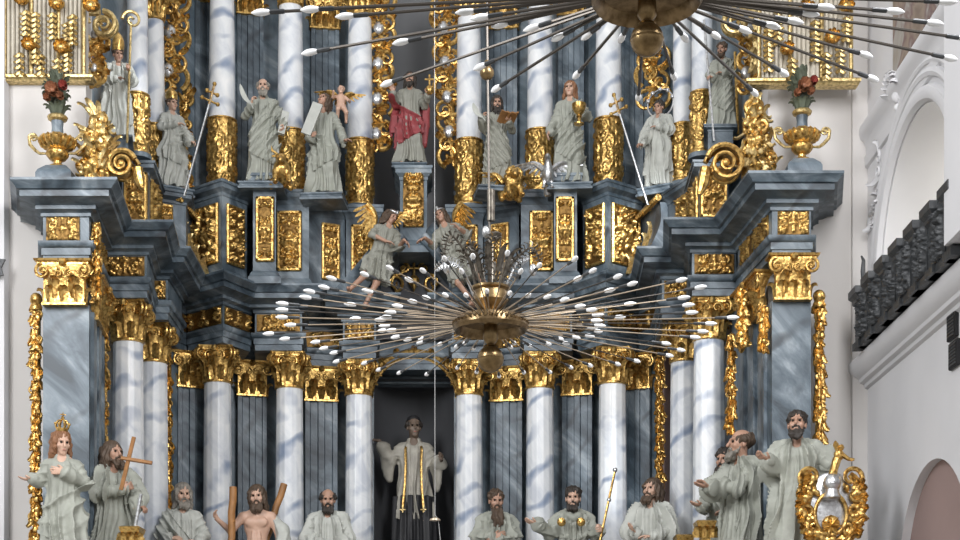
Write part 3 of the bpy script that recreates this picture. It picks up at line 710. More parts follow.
# black balustrade
XB = XR - .19
ztop = onx(905, 249, XB).z; zbot = zt + .32; y1 = onx(866, 300, XB).y; y0 = yp + .03
bal = thing('balcony_balustrade', 'black carved balcony balustrade on the right side wall', 'balcony', (XB, (y0 + y1) / 2, zbot))
n = 6; L = y1 - y0
m = MB(); m.box((XB, (y0 + y1) / 2, zbot + .05), (.20, L, .10)); obj('base_rail', m, 'black_iron', bal, True)
for i in range(n + 1):
    y = y1 - L * i / n; m = MB(); m.block([(XB - .10, y - .11), (XB + .10, y - .11), (XB + .10, y + .11), (XB - .10, y + .11)], [(.03, zbot), (.03, zbot + .08), (0, zbot + .11), (0, ztop - .16), (.03, ztop - .13), (.03, ztop - .09), (.07, ztop - .05), (.07, ztop + .03)])
    obj('post', m, 'black_iron', bal, True)
for i in range(n):
    ya = y1 - L * i / n - .11; yb = y1 - L * (i + 1) / n + .11
    m = MB(); m.box((XB, (ya + yb) / 2, ztop - .05), (.19, ya - yb, .09)); obj('top_rail', m, 'black_iron', bal, True)
    m = MB().relief((XB - .07, ya, zbot + .09), (0, -1, 0), (0, 0, 1), ya - yb, ztop - .10 - zbot - .09, 34, 46, baroque(60 + i, .7, 4), .07, .04)
    obj('carved_panel', m, 'black_iron', bal, True, sharp=0)
fq = onx(864, 272, XB - .02)
fin = MB(); fin.tube([fq + Vector((0, .0, -.10)), fq + Vector((0, .05, .02)), fq + Vector((0, .02, .14)), fq + Vector((0, .12, .22))], [.035, .03, .022, .012], 8); o = obj('iron_hook', fin, 'black_iron', bal, True)
# two black loudspeakers on the wall
for k, (pa, pb) in enumerate((((944.5, 315), (953, 336)), ((946.5, 344), (954.5, 365)))):
    a = onx(pa[0], pa[1], XR - .06); b = onx(pb[0], pb[1], XR - .06)
    c = (a + b) / 2; h = a.z - b.z
    o = thing('wall_loudspeaker', ('upper' if k == 0 else 'lower') + ' of two small black boxes fixed on white right wall under balcony', 'loudspeaker', (XR - .05, c.y, c.z - h / 2))
    m = MB().block([(XR - .04, c.y - .14), (XR - .001, c.y - .14), (XR - .001, c.y + .14), (XR - .04, c.y + .14)], [(-.01, c.z - h / 2), (0, c.z - h / 2 + .01), (0, c.z + h / 2 - .01), (-.01, c.z + h / 2)]); obj('casing', m, 'black_matte', o, True)
    m = MB()
    for q in range(7): m.box((XR - .044, c.y, c.z - h * .36 + h * .12 * q), (.008, .22, .02))
    obj('grille', m, 'black_iron', o, True)
# dark bracket of a fitting at the left edge of the frame
a = at(-4, 266, 19.1); bk = thing('wall_fitting', 'dark swallow tailed metal fitting on the pale wall at left edge', 'wall fitting', (a.x, 19.15, a.z))
m = MB(); z = a.z
pl = [(at(-12, 258, 19.1)), at(5, 259, 19.1), at(1, 267, 19.1), at(3, 275, 19.1), at(-12, 277, 19.1)]
m.rings([[(p.x, 19.14, p.z) for p in pl], [(p.x, 19.10, p.z) for p in pl]]); obj('tail_plate', m, 'black_iron', bk, True)
obj('stem', MB().tube([(a.x - .12, 19.12, z), (a.x - .12, 19.21, z)], .03, 8), 'black_iron', bk, True)
# ---------------------------------------------------------------- altar body: walls behind the orders
def wallrun(name, mat, pts, z0, z1, thick=.3):
    P_ = plan(pts, (z0 + z1) / 2); m = MB()
    for a, b in zip(P_[:-1], P_[1:]):
        d = Vector((b[0] - a[0], b[1] - a[1])).normalized(); nn = Vector((-d.y, d.x)) * thick
        m.slab([a, b, (b[0] + nn.x, b[1] + nn.y), (a[0] + nn.x, a[1] + nn.y)], z0, z1)
    return struct(name, m, mat)
wallrun('wall_back', 'marble_dark', [(86, 19.9), (118, 21.3), (150, 22.4), (168, 23.1), (205, 23.9), (345, 24.75), (374, 24.85)], 2.6, 7.4)
wallrun('wall_back.001', 'marble_dark', [(454, 24.85), (485, 24.75), (625, 23.9), (656, 23.4)], 2.6, 7.4)
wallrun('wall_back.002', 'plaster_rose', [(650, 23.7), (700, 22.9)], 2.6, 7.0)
wallrun('wall_back.003', 'marble_grey', [(695, 22.5), (716, 21.6), (742, 19.8)], 2.6, 7.4)
wallrun('wall_back.004', 'marble_dark', [(150, 22.6), (185, 23.5), (245, 24.2), (345, 24.9), (374, 24.95)], 7.4, 14.5)
wallrun('wall_back.005', 'marble_dark', [(454, 24.95), (485, 24.9), (590, 24.2), (650, 23.5), (690, 22.6)], 7.4, 14.5)
wallrun('wall_back.006', 'marble_dark', [(84, 20.6), (125, 21.9), (155, 22.8)], 7.4, 14.5)
wallrun('wall_back.007', 'marble_dark', [(685, 22.8), (712, 21.9), (760, 20.4)], 7.4, 14.5)
# the two niches: concave shells
def niche(name, mat, pxa, pxb, d, z0, z1, dep):
    zm = (z0 + z1) / 2; xa, xb = xat(pxa, d, zm), xat(pxb, d, zm); c = (xa + xb) / 2; r = (xb - xa) / 2; m = MB(); n = 20
    out = [(c - r * cos(PI * i / n), d + dep * sin(PI * i / n)) for i in range(n + 1)]
    m.rings([[(x, y, z0) for x, y in out], [(x, y, z1) for x, y in out]], cap=False, closed=False)
    m.add([(x, y, z1) for x, y in out], [tuple(range(n + 1))]); m.add([(x, y, z0) for x, y in out], [tuple(range(n, -1, -1))])
    return struct(name, m, mat)
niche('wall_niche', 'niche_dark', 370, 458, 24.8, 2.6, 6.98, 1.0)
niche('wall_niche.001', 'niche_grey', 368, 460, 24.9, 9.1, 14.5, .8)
struct('wall_back.008', MB().slab(plan([(330, 25.0), (500, 25.0), (500, 25.3), (330, 25.3)], 8), 6.95, 9.15), 'marble_dark')
# podium that carries the lower order (its top lies just under the frame)
pod = MB(); pod.block(plan([(38, 18.2), (92, 18.2), (150, 20.4), (205, 22.0), (345, 23.2), (483, 23.2), (625, 22.0), (700, 20.2), (768, 17.9), (815, 17.9), (815, 25.4), (38, 25.4)], 2.9), [(.05, 0), (.05, .4), (0, .45), (0, 2.75), (.06, 2.85), (.1, 2.9), (.1, Z_PL)])
struct('wall_podium', pod, 'marble_grey')
# ---------------------------------------------------------------- columns
def capital_mesh(r, H, sq=False):
    m = MB(); n = 24
    m.lathe([(r * 1.0, 0), (r * 1.10, .02 * H), (r * 1.10, .06 * H), (r * .98, .08 * H), (r * .98, .30 * H), (r * 1.05, .6 * H), (r * 1.28, .86 * H), (r * 1.30, .88 * H)], n)
    for i in range(8): a = 2 * PI * (i + .5) / 8; m.leaf((r * .97 * cos(a), r * .97 * sin(a), .07 * H), (cos(a), sin(a), 0), (0, 0, 1), .50 * H, r * .74, .95, 3, .10, .022)
    for i in range(8): a = 2 * PI * i / 8; m.leaf((r * .97 * cos(a), r * .97 * sin(a), .18 * H), (cos(a), sin(a), 0), (0, 0, 1), .66 * H, r * .66, .9, 3, .14, .022)
    for i in range(4):
        a = PI / 4 + PI / 2 * i; ux = Vector((cos(a), sin(a), 0)); k = r * 1.52
        m.tube([ux * r * 1.02 + Vector((0, 0, .52 * H)), ux * r * 1.16 + Vector((0, 0, .70 * H)), ux * k * .95 + Vector((0, 0, .86 * H))], [.014, .026, .03], 7)
        for off in (-.03, .03):
            sd = Vector((-sin(a), cos(a), 0)) * off
            m.scroll(ux * k * .99 + sd + Vector((0, 0, .755 * H)), ux, (0, 0, 1), .115 * H * 1.6 * .9, 1.6, PI / 2, -1, .024, 26)
        b = a + PI / 4; vx = Vector((cos(b), sin(b), 0)); m.ball(vx * r * 1.36 + Vector((0, 0, .90 * H)), .052, 8)
        for sg in (-1, 1):
            sd = Vector((-sin(b), cos(b), 0)); m.scroll(vx * r * 1.22 + sd * sg * r * .36 + Vector((0, 0, .74 * H)), sd * sg, (0, 0, 1), .07, 1.4, -.6, 1, .015, 18)
    R = []
    for z, k in ((.88, 1.0), (.93, 1.0), (.935, 1.05), (1.0, 1.08)):
        ring = []
        for i in range(4):
            a0 = PI / 4 + PI / 2 * i; p = Vector((cos(a0), sin(a0))) * r * 1.72 * k; q = Vector((cos(a0 + PI / 2), sin(a0 + PI / 2))) * r * 1.72 * k
            for t in (.06, .28, .5, .72, .94): c = p.lerp(q, t); c *= 1 - .13 * sin(PI * t); ring.append((c.x, c.y, z * H))
        R.append(ring)
    m.rings(R); return m
RC, HC = .205, Z_CT - Z_CB
def flutes(r0, r1, z0, z1, nf=14):
    m = MB(); R = []
    for i in range(5):
        t = i / 4; r = r0 + (r1 - r0) * t ** 1.6; ring = []
        for j in range(nf * 4):
            a = 2 * PI * j / (nf * 4); k = (0, .55, 1.0, .55)[j % 4]; ring.append(((r - .006 * k) * cos(a), (r - .006 * k) * sin(a), z0 + (z1 - z0) * t))
        R.append(ring)
    return m.rings(R)
BASE = [(RC * 1.42, 0), (RC * 1.42, .08), (RC * 1.36, .085), (RC * 1.40, .12), (RC * 1.36, .16), (RC * 1.18, .17), (RC * 1.12, .20), (RC * 1.2, .23), (RC * 1.2, .26), (RC * 1.03, .28)]
def make_column(loc, label):
    t = thing('marble_column', label, 'column', loc, 0, 'fluted white marble columns of the lower order')
    obj('base', MB().lathe(BASE, 32), 'marble_grey', t); obj('shaft', flutes(RC * 1.06, RC * .97, .26, Z_CB - Z_PL + .01), 'marble_white', t, sharp=50)
    c = capital_mesh(RC, HC); obj('capital', MB().add([(x, y, z + Z_CB - Z_PL) for x, y, z in c.v], c.f), 'gilding', t); return t
LOWER = [(128, 20.6, 'fluted white marble column nearest the left pier, behind the statue shouldering a cross'),
         (153, 21.8, 'half hidden white marble column just right of the column behind the cross-bearer'),
         (217.5, 23.1, 'white marble column directly left of the bare-chested statue, between it and the grey-haired robed bust'),
         (289.5, 23.5, 'white marble column rising behind the slanting log of the bare-chested statue'),
         (359, 24.0, 'white marble column at the left edge of the dark central niche'),
         (469, 24.0, 'white marble column at the right edge of the dark central niche'),
         (540, 23.5, 'white marble column between the long-bearded monk and the shell-caped pilgrim'),
         (612.5, 23.2, 'white marble column behind the gilt pilgrim staff'),
         (685, 21.75, 'half hidden white marble column beside the rose coloured wall strip'),
         (709, 20.5, 'white marble column behind the profile statue, nearest the right pier')]
c0 = None
for px, d, lab in LOWER:
    p = (xat(px, d, 5.2), d, Z_PL)
    if c0 is None: c0 = make_column(p, lab)
    else: c = copy_tree(c0); c.location = p; c['label'] = lab
# pilasters behind the columns
def pil_cap(w, H, dp=.12):
    m = MB(); m.block([(-w / 2, -dp), (w / 2, -dp), (w / 2, 0), (-w / 2, 0)], [(.02, 0), (.02, .05 * H), (0, .07 * H), (0, .6 * H), (.05, .86 * H), (.05, .88 * H)])
    for i in range(3): m.leaf((-w / 2 + w * (i + .5) / 3, -dp, .06 * H), (0, -1, 0), (0, 0, 1), .46 * H, w * .36, .95, 3, .1, .02)
    for i in range(2): m.leaf((-w / 4 + w * i / 2, -dp, .16 * H), (0, -1, 0), (0, 0, 1), .6 * H, w * .36, .9, 3, .14, .02)
    for sg in (-1, 1):
        m.scroll((sg * (w / 2 + .0), -dp - .05, .74 * H), (sg, 0, 0), (0, 0, 1), .17 * H, 1.7, PI / 2, -1, .022, 26); m.scroll((sg * w * .14, -dp - .04, .70 * H), (-sg, 0, 0), (0, 0, 1), .10 * H, 1.3, PI / 2, -1, .014, 18)
        m.leaf((sg * w / 2, -dp * .5, .06 * H), (sg, 0, 0), (0, 0, 1), .44 * H, .12, .95, 3, .1, .02)
    m.block([(-w / 2, -dp), (w / 2, -dp), (w / 2, 0), (-w / 2, 0)], [(.06, .88 * H), (.06, .93 * H), (.09, .95 * H), (.10, H)]); m.ball((0, -dp - .08, .93 * H), .05, 8)
    return m
def make_pilaster(loc, z1, w, label, H, rz, grp, mat='marble_grey', capmat='gilding'):
    t = thing('marble_pilaster', label, 'pilaster', loc, rz, grp); h = z1 - loc[2]
    m = MB(); dp = .10
    poly = [(-w / 2, -dp), (-w * .36, -dp), (-w * .33, -dp + .03), (-w * .12, -dp + .03), (-w * .09, -dp), (w * .09, -dp), (w * .12, -dp + .03), (w * .33, -dp + .03), (w * .36, -dp), (w / 2, -dp), (w / 2, .05), (-w / 2, .05)]
    m.rings([[(x, y, z) for x, y in poly] for z in (0, h)]); obj('shaft', m, mat, t, sharp=20)
    c = pil_cap(w, H); obj('capital', MB().add([(x, y, z + h) for x, y, z in c.v], c.f), capmat, t); return t
PIL = [(191, 23.45, .44, 25, 'blue grey pilaster with gilt capital left of the column beside the grey-haired bust'),
       (252, 24.05, .44, 12, 'blue grey pilaster above the bare-chested statue, between two white columns'),
       (321, 24.45, .50, 10, 'blue grey pilaster above the balding bust, between two white columns'),
       (507, 24.45, .50, -10, 'blue grey pilaster above the long-bearded monk'),
       (578, 24.0, .46, -12, 'blue grey pilaster above the shell-caped pilgrim'),
       (639, 23.55, .40, -25, 'blue grey pilaster above the long-haired seated bust in full light')]
for px, d, w, rz, lab in PIL: make_pilaster((xat(px, d, 5.5), d, Z_PL), Z_CB, w, lab, HC, math.radians(rz), 'lower blue grey pilasters')
# ---------------------------------------------------------------- entablature of the lower order
ENT = thing('entablature', 'dark grey marble entablature with gilt frieze spanning the concave altar above the lower columns', 'entablature', (xat(414, 24, 7), 24, Z_CT))
BL = [  # plan quads (px, d): front left, front right, back right, back left; frieze panel faces
    ([(103, 20.3), (147, 20.3), (156, 21.6), (100, 21.6)], [(0, 1)]),
    ([(143, 21.42), (168, 21.42), (182, 22.6), (140, 22.6)], [(0, 1)]),
    ([(188, 23.25), (223, 22.72), (250, 23.3), (240, 24.2), (188, 24.2)], [(0, 1), (1, 2)]),
    ([(255, 23.22), (302, 23.22), (304, 24.6), (255, 24.6)], [(0, 1)]),
    ([(343, 23.72), (376, 23.72), (376, 24.95), (343, 24.95)], [(0, 1)]),
    ([(452, 23.72), (485, 23.72), (485, 24.95), (452, 24.95)], [(0, 1)]),
    ([(524, 23.22), (572, 23.22), (572, 24.6), (524, 24.6)], [(0, 1)]),
    ([(578, 23.3), (606, 22.78), (638, 23.3), (640, 24.2), (588, 24.2)], [(0, 1), (1, 2)]),
    ([(662, 21.42), (697, 21.42), (697, 22.7), (655, 22.7)], [(0, 1)]),
    ([(692, 20.2), (736, 20.2), (738, 21.5), (690, 21.5)], [(0, 1)]),
    # recessed runs between
    ([(150, 22.35), (192, 23.45), (192, 24.4), (150, 24.2)], [(0, 1)]), ([(236, 23.85), (345, 24.35), (345, 25.0), (236, 24.9)], [(0, 1)]),
    ([(372, 24.5), (456, 24.5), (456, 25.0), (372, 25.0)], []), ([(483, 24.35), (592, 23.85), (592, 24.9), (483, 25.0)], [(0, 1)]),
    ([(634, 23.45), (668, 22.5), (675, 23.6), (634, 24.4)], [(0, 1)]), ([(96, 20.4), (110, 20.6), (110, 21.8), (96, 21.4)], []), ([(733, 20.3), (748, 20.1), (748, 21.3), (733, 21.6)], [])]
ma, mf, mc = MB(), MB(), MB(); FP = []
for i, (q, faces) in enumerate(BL):
    p = plan(q, 7.4); cen = i not in (12,)
    ma.block(p, prof(ARCH, Z_CT, .862)); mf.slab(p, Z_AR, Z_FR + .01)
    mc.block(p, prof(CORN, Z_FR, .761, .88 if i < 10 else .75))
    for a, b in faces: FP.append((p[a], p[b], i))
obj('architrave', ma, 'marble_grey', ENT, True); obj('frieze', mf, 'marble_dark', ENT, True); obj('cornice', mc, 'marble_grey', ENT, True)
for a, b, i in FP:
    wv = math.hypot(b[0] - a[0], b[1] - a[1]); e = .03 / wv
    panel_on(ENT, lerp2(a, b, e), lerp2(a, b, 1 - e), Z_AR + .03, Z_FR - .02, 100 + i * 3, False, name='frieze_panel', depth=.075, cells=max(2, int(wv * 2)))
# ---------------------------------------------------------------- outer piers
def pier(name_label, q, zc0, seed, side):
    p = plan(q, 6.5); c = (sum(x for x, _ in p) / 4, sum(y for _, y in p) / 4)
    t = thing('marble_pier', name_label, 'pier', (c[0], c[1], Z_PL)); w = p[1][0] - p[0][0]; zk = zc0
    obj('shaft', MB().slab(p, Z_PL, zk + .02), 'marble_grey', t, True)
    cp = pil_cap(w * .88, HC, .10); obj('capital', MB().add([(x + (p[0][0] + p[1][0]) / 2, y + p[0][1] - .0, z + zk) for x, y, z in cp.v], cp.f), 'gilding', t, True)
    obj('architrave', MB().block(p, prof(ARCH, zk + HC, .862)), 'marble_grey', t, True); obj('frieze', MB().slab(p, zk + HC + .25, zk + HC + .56), 'marble_grey', t, True)
    obj('cornice', MB().block(p, prof(CORN, zk + HC + .55, .761, .90)), 'marble_grey', t, True)
    zf = zk + HC + .265
    panel_on(t, lerp2(p[0], p[1], .08 if side < 0 else .14), lerp2(p[0], p[1], .80 if side < 0 else .94), zf, zf + .275, seed, False, name='frieze_panel', depth=.06, cells=2)
    a, b = (p[1], p[2]) if side < 0 else (p[3], p[0])
    panel_on(t, lerp2(a, b, .12), lerp2(a, b, .48), zf, zf + .275, seed + 1, False, name='frieze_panel', depth=.05); panel_on(t, lerp2(a, b, .55), lerp2(a, b, .92), zf, zf + .275, seed + 2, False, name='frieze_panel', depth=.05)
    # raised strips of the pier's inner face
    m = MB(); nn = Vector((b[1] - a[1], -(b[0] - a[0]))).normalized()
    for k in range(3):
        u0, u1 = lerp2(a, b, .10 + .30 * k), lerp2(a, b, .26 + .30 * k)
        m.slab([u0, u1, (u1[0] + nn.x * .04, u1[1] + nn.y * .04), (u0[0] + nn.x * .04, u0[1] + nn.y * .04)], Z_PL, zk - .02)
    obj('pilaster_strip', m, 'marble_grey', t, True)
    # gilt half-capital on the inner face
    mid = lerp2(a, b, .5); ang = math.atan2(b[1] - a[1], b[0] - a[0]); cp = pil_cap(math.hypot(b[0] - a[0], b[1] - a[1]) * .62, HC, .06); T = Matrix.Translation((mid[0], mid[1], zk - .08)) @ Matrix.Rotation(ang, 4, 'Z')
    obj('side_capital', MB().add([T @ Vector(v) for v in cp.v], cp.f), 'gilding', t, True)
    return t, p
ZKL = at(66, 307, 18.7).z; ZKR = at(790, 302, 18.5).z
pier('tall blue grey marble pier with gilt capital at the far left of the altar', [(43, 18.7), (89, 18.7), (105, 20.2), (43, 20.2)], ZKL, 300, -1)
pier('tall blue grey marble pier with gilt capital at the far right of the altar', [(772, 18.5), (811, 18.5), (811, 20.1), (738, 20.1)], ZKR, 310, 1)
# ---------------------------------------------------------------- pedestals of the upper order
PCAP = [(0, 0), (.015, .01), (.02, .05), (.06, .08), (.10, .10), (.10, .16), (.12, .17), (.12, .21)]
PBASE = [(.10, 0), (.10, .10), (.08, .11), (.05, .16), (.02, .19), (0, .20)]
def pedestal(label, q, faces, z0=Z_CO - .02, z1=Z_PT, group='pedestals of the upper order', k=1.0, mat='marble_grey', framed=True, seed=0, zlo=.22, zhi=.78):
    zm = (z0 + z1) / 2; p = plan(q, zm); c = (sum(x for x, _ in p) / len(p), sum(y for _, y in p) / len(p)); t = thing('marble_pedestal', label, 'pedestal', (c[0], c[1], z0), 0, group)
    H = z1 - z0; hb, hc = min(.20, H * .16), min(.21, H * .16)
    obj('die', MB().slab(p, z0 + hb * .9, z1 - hc * .95), mat, t, True)
    obj('base_moulding', MB().block(p, [(o * k, z0 + z * hb / .20) for o, z in PBASE]), mat, t, True); obj('cap_moulding', MB().block(p, [(o * k, z1 - hc + z * hc / .21) for o, z in PCAP]), mat, t, True)
    for j, (a, b, u0, u1) in enumerate(faces): panel_on(t, lerp2(p[a], p[b], u0), lerp2(p[a], p[b], u1), z0 + H * zlo, z0 + H * zhi, 400 + seed * 7 + j, framed, depth=.09, cells=3, mat='gilding')
    return t, p
PED = [('angled pedestal under the column beside the left bishop with a cross staff', [(190, 23.2), (222, 22.75), (247, 23.2), (247, 24.3), (190, 24.3)], [(0, 1, .10, .88), (1, 2, .2, .8)], Z_PT - .03, .8),
       ('narrow projecting pedestal under the left statue holding up a quill', [(253, 22.85), (276, 22.85), (276, 24.2), (253, 24.2)], [(0, 1, .2, .85)], Z_PT + .10, .7),
       ('pedestal with square gilt panel right of the quill-bearing statue', [(277, 23.25), (309, 23.25), (309, 24.4), (277, 24.4)], [(0, 1, .06, .72)], Z_PT, .6),
       ('wide pedestal below the statue with a winged child on its shoulder', [(309, 23.55), (345, 23.8), (345, 24.8), (309, 24.6)], [(0, 1, .38, .80)], Z_PT - .06, .5),
       ('pedestal behind the left flying angel', [(346, 23.75), (380, 23.75), (380, 24.9), (346, 24.9)], [(0, 1, .2, .80)], Z_PT - .06, .5),
       ('pedestal behind the right flying angel', [(449, 23.75), (483, 23.75), (483, 24.9), (449, 24.9)], [(0, 1, .2, .80)], Z_PT - .06, .5),
       ('wide pedestal below the statue reading an open book', [(484, 23.8), (519, 23.55), (519, 24.6), (484, 24.8)], [(0, 1, .2, .68)], Z_PT - .06, .5),
       ('pedestal with square gilt panel below the silver eagle', [(521, 23.25), (553, 23.25), (553, 24.4), (521, 24.4)], [(0, 1, .32, .96)], Z_PT, .6),
       ('narrow projecting pedestal under the statue holding a gold cup', [(554, 22.85), (577, 22.85), (577, 24.2), (554, 24.2)], [(0, 1, .15, .8)], Z_PT + .10, .7),
       ('angled pedestal with its right face in bright light', [(583, 23.2), (608, 22.75), (642, 23.2), (642, 24.3), (583, 24.3)], [(0, 1, .2, .85), (1, 2, .12, .88)], Z_PT - .03, .8)]
for i, (lab, q, fc, z1, k) in enumerate(PED): pedestal(lab, q, fc, z1=z1, k=k, seed=i)
# wing pedestals
ZA = at(135, 163, 21.0).z
pedestal('tall pedestal of the left wing behind the gilt scroll', [(122, 21.0), (148, 21.0), (157, 22.0), (120, 22.2)], [(0, 1, .15, .92), (1, 2, .25, .85)], Z_CO - .02, ZA, seed=20, k=.9, zlo=.30, zhi=.86)
pedestal('low pedestal of the left wing under the crowned bishop', [(158, 22.1), (186, 22.3), (190, 23.4), (156, 23.2)], [(0, 1, .1, .45)], Z_CO - .02, at(172, 191, 22.2).z, seed=21, k=.8, zlo=.25, zhi=.8)
ZB = at(715, 165, 20.8).z
pedestal('tall pedestal of the right wing behind the gilt scroll', [(700, 20.7), (728, 20.7), (730, 21.9), (690, 22.0)], [(3, 0, .3, .85), (0, 1, .06, .9)], Z_CO - .02, ZB, seed=22, k=.9, zlo=.30, zhi=.86)
pedestal('low pedestal of the right wing under the statue with a slanting staff', [(668, 22.3), (690, 21.6), (694, 22.9), (664, 23.3)], [(0, 1, .5, .95)], Z_CO - .02, at(668, 191, 22.2).z, seed=23, k=.8, zlo=.25, zhi=.8)
zz0, zz1 = at(115, 158, 20.7).z, at(115, 144, 20.7).z
pedestal('small stepped block carrying the mitred bishop at upper left', [(104, 20.75), (128, 20.75), (130, 21.6), (103, 21.6)], [], ZA - .02, at(115, 143, 21).z, seed=24, k=.5)
pedestal('small stepped block carrying the statue with a tall staff at upper right', [(708, 20.7), (733, 20.7), (735, 21.5), (708, 21.5)], [], ZB - .02, at(722, 131, 20.9).z, seed=25, k=.5)
# curved consoles between the angled pedestals and the wings
for sgn, lab, pa, pb in ((1, 'curved gilt console with a beaded gold edge, left of the angled left pedestal', (172, 22.3), (190, 23.2)), (-1, 'curved gilt console with a beaded gold edge, right of the brightly lit pedestal', (644, 23.2), (664, 22.3))):
    z1 = at(180, 209, 22.6).z; z0 = Z_CO; a = Vector((xat(pa[0], pa[1], 8.6), pa[1], 0)); b = Vector((xat(pb[0], pb[1], 8.6), pb[1], 0)); ux = (b - a).normalized(); nn = ux.cross(Vector((0, 0, 1)))
    t = thing('scroll_console', lab, 'console', ((a.x + b.x) / 2, (a.y + b.y) / 2, z0)); R = []
    for i in range(15):
        u = i / 14; z = z0 + (z1 - z0) * u; o = .42 * (1 - u) ** 2 + .10 * max(0, u - .7) * 2; sh = (.35 * (1 - u) ** 2) * sgn
        R.append([tuple(a + nn * o + ux * max(0, sh) + Vector((0, 0, z))), tuple(b + nn * o + ux * min(0, sh) + ux * (.25 * (1 - u) ** 2 * sgn) + Vector((0, 0, z))), tuple(b - nn * .3 + Vector((0, 0, z))), tuple(a - nn * .3 + Vector((0, 0, z)))])
    obj('console_body', MB().rings(R), 'marble_grey', t, True)
    m = MB(); A0 = a + nn * .12 + Vector((0, 0, z1 + .03)) - ux * .1; B0 = b + nn * .12 + Vector((0, 0, z1 + .03)) + ux * .1
    m.tube([A0, B0], .05, 8)
    for i in range(14): m.ball(A0.lerp(B0, (i + .5) / 14) + nn * .04 - Vector((0, 0, .03)), .036, 8)
    obj('beaded_edge', m, 'gilding', t, True)
    m = MB()
    for i in range(5):
        u0 = .12 + .16 * i; c_ = a.lerp(b, .5) + ux * (.20 * (1 - u0) ** 2 * sgn) + nn * (.42 * (1 - u0) ** 2 + .02) + Vector((0, 0, z0 + (z1 - z0) * u0)); m.leaf(c_, nn, (0, 0, 1), .30, .22, .5, 3, -.3, .03)
    obj('console_leaves', m, 'gilding_pale', t, True)
# ---------------------------------------------------------------- upper columns
RU = .195
def sleeve(r, h, seed):
    hf = baroque(seed, 2 * PI * r / h, 4, False); hf2 = baroque(seed + 1, 2 * PI * r / h * .5, 4, True); nx, nz = 96, 72; m = MB(); P = []
    U, V = np.meshgrid(np.linspace(0, 1, nx + 1), np.linspace(0, 1, nz)); H = hf2((U * 3) % 1.0, V)
    P = [[((r + .004 + .028 * H[i, j] * min(1, min(i, nz - 1 - i) / 3)) * cos(2 * PI * U[i, j]), (r + .004 + .028 * H[i, j] * min(1, min(i, nz - 1 - i) / 3)) * sin(2 * PI * U[i, j]), h * V[i, j]) for j in range(nx)] for i in range(nz)]
    m.rings(P); m.lathe([(r * 1.0, h - .02), (r * 1.10, h - .015), (r * 1.12, h + .01), (r * 1.0, h + .02)], 32); m.lathe([(r * 1.16, 0), (r * 1.20, .03), (r * 1.10, .06), (r, .07)], 32); return m
def make_upper(loc, zs, zt, label, RU=.195):
    t = thing('gilded_column', label, 'column', loc, 0, 'white upper columns with gilt lower thirds'); h = zs - loc[2]; H = zt - loc[2]
    obj('base', MB().lathe([(RU * 1.32, 0), (RU * 1.32, .05), (RU * 1.25, .07), (RU * 1.05, .08)], 28), 'marble_grey', t)
    sl = sleeve(RU * 1.04, h - .05, 77); obj('gilded_sleeve', MB().add([(x, y, z + .05) for x, y, z in sl.v], sl.f), 'gilding', t, sharp=0)
    obj('shaft', MB().lathe([(RU * 1.0, h - .02)] + [(RU * (1 + .03 * sin(PI * i / 8) - .10 * i / 8), h + (H - h) * i / 8) for i in range(1, 9)] + [(RU * .9, H + .02)], 32), 'marble_white', t)
    cp = capital_mesh(RU * .94, .52); obj('capital', MB().add([(x, y, z + H) for x, y, z in cp.v], cp.f), 'gilding', t); return t
UP = [(222, 23.3, 'upper column with gilt lower third behind the gold cross head of the left staff'),
      (290.5, 23.75, 'upper column with gilt lower third between the quill-bearer and the statue with a winged child'),
      (360, 24.15, 'upper column with gilt lower third at the left edge of the upper niche'),
      (469, 24.15, 'upper column with gilt lower third at the right edge of the upper niche, behind the hanging brass ball'),
      (540, 23.75, 'upper column with gilt lower third behind the silver eagle'),
      (608.5, 23.3, 'upper column with gilt lower third right of the statue with a gold cup')]
u0 = None
for px, d, lab in UP:
    p = (xat(px, d, 10.5), d, Z_PT - .03)
    if u0 is None: u0 = make_upper(p, Z_SL, Z_UC, lab)
    else: c = copy_tree(u0); c.location = p; c['label'] = lab
for px, d, yb, ys, yt, lab in ((154.5, 22.7, 192, 127, 22, 'upper column of the left wing with its gilt capital just in view'), (137.5, 21.7, 160, 96, -60, 'half hidden upper column right beside the mitred bishop at upper left'),
                               (683, 22.5, 188, 126, -30, 'upper column of the right wing beside the gilt rocaille strip'), (702, 21.6, 160, 94, -60, 'slender upper column just left of the statue with a tall staff')):
    a = at(px, yb, d); make_upper((xat(px, d, 10.5), d, a.z), at(px, ys, d).z, at(px, yt, d).z, lab, .145)
UPIL = [(196, 23.7, .40, 25, 'upper blue grey pilaster behind the left cross staff'), (250, 24.2, .40, 12, 'upper blue grey pilaster left behind the quill-bearing statue'), (325, 24.7, .44, 8, 'upper blue grey pilaster above the statue with a winged child'),
        (504, 24.7, .44, -8, 'upper blue grey pilaster above the statue reading an open book'), (572, 24.2, .40, -12, 'upper blue grey pilaster behind the statue with a gold cup'), (634, 23.7, .36, -25, 'upper blue grey pilaster left of the gilt rocaille strip under the large brass ball')]
for px, d, w, rz, lab in UPIL: make_pilaster((xat(px, d, 10.5), d, Z_PT - .1), Z_UC + .05, w, lab, .5, math.radians(rz), 'upper blue grey pilasters')
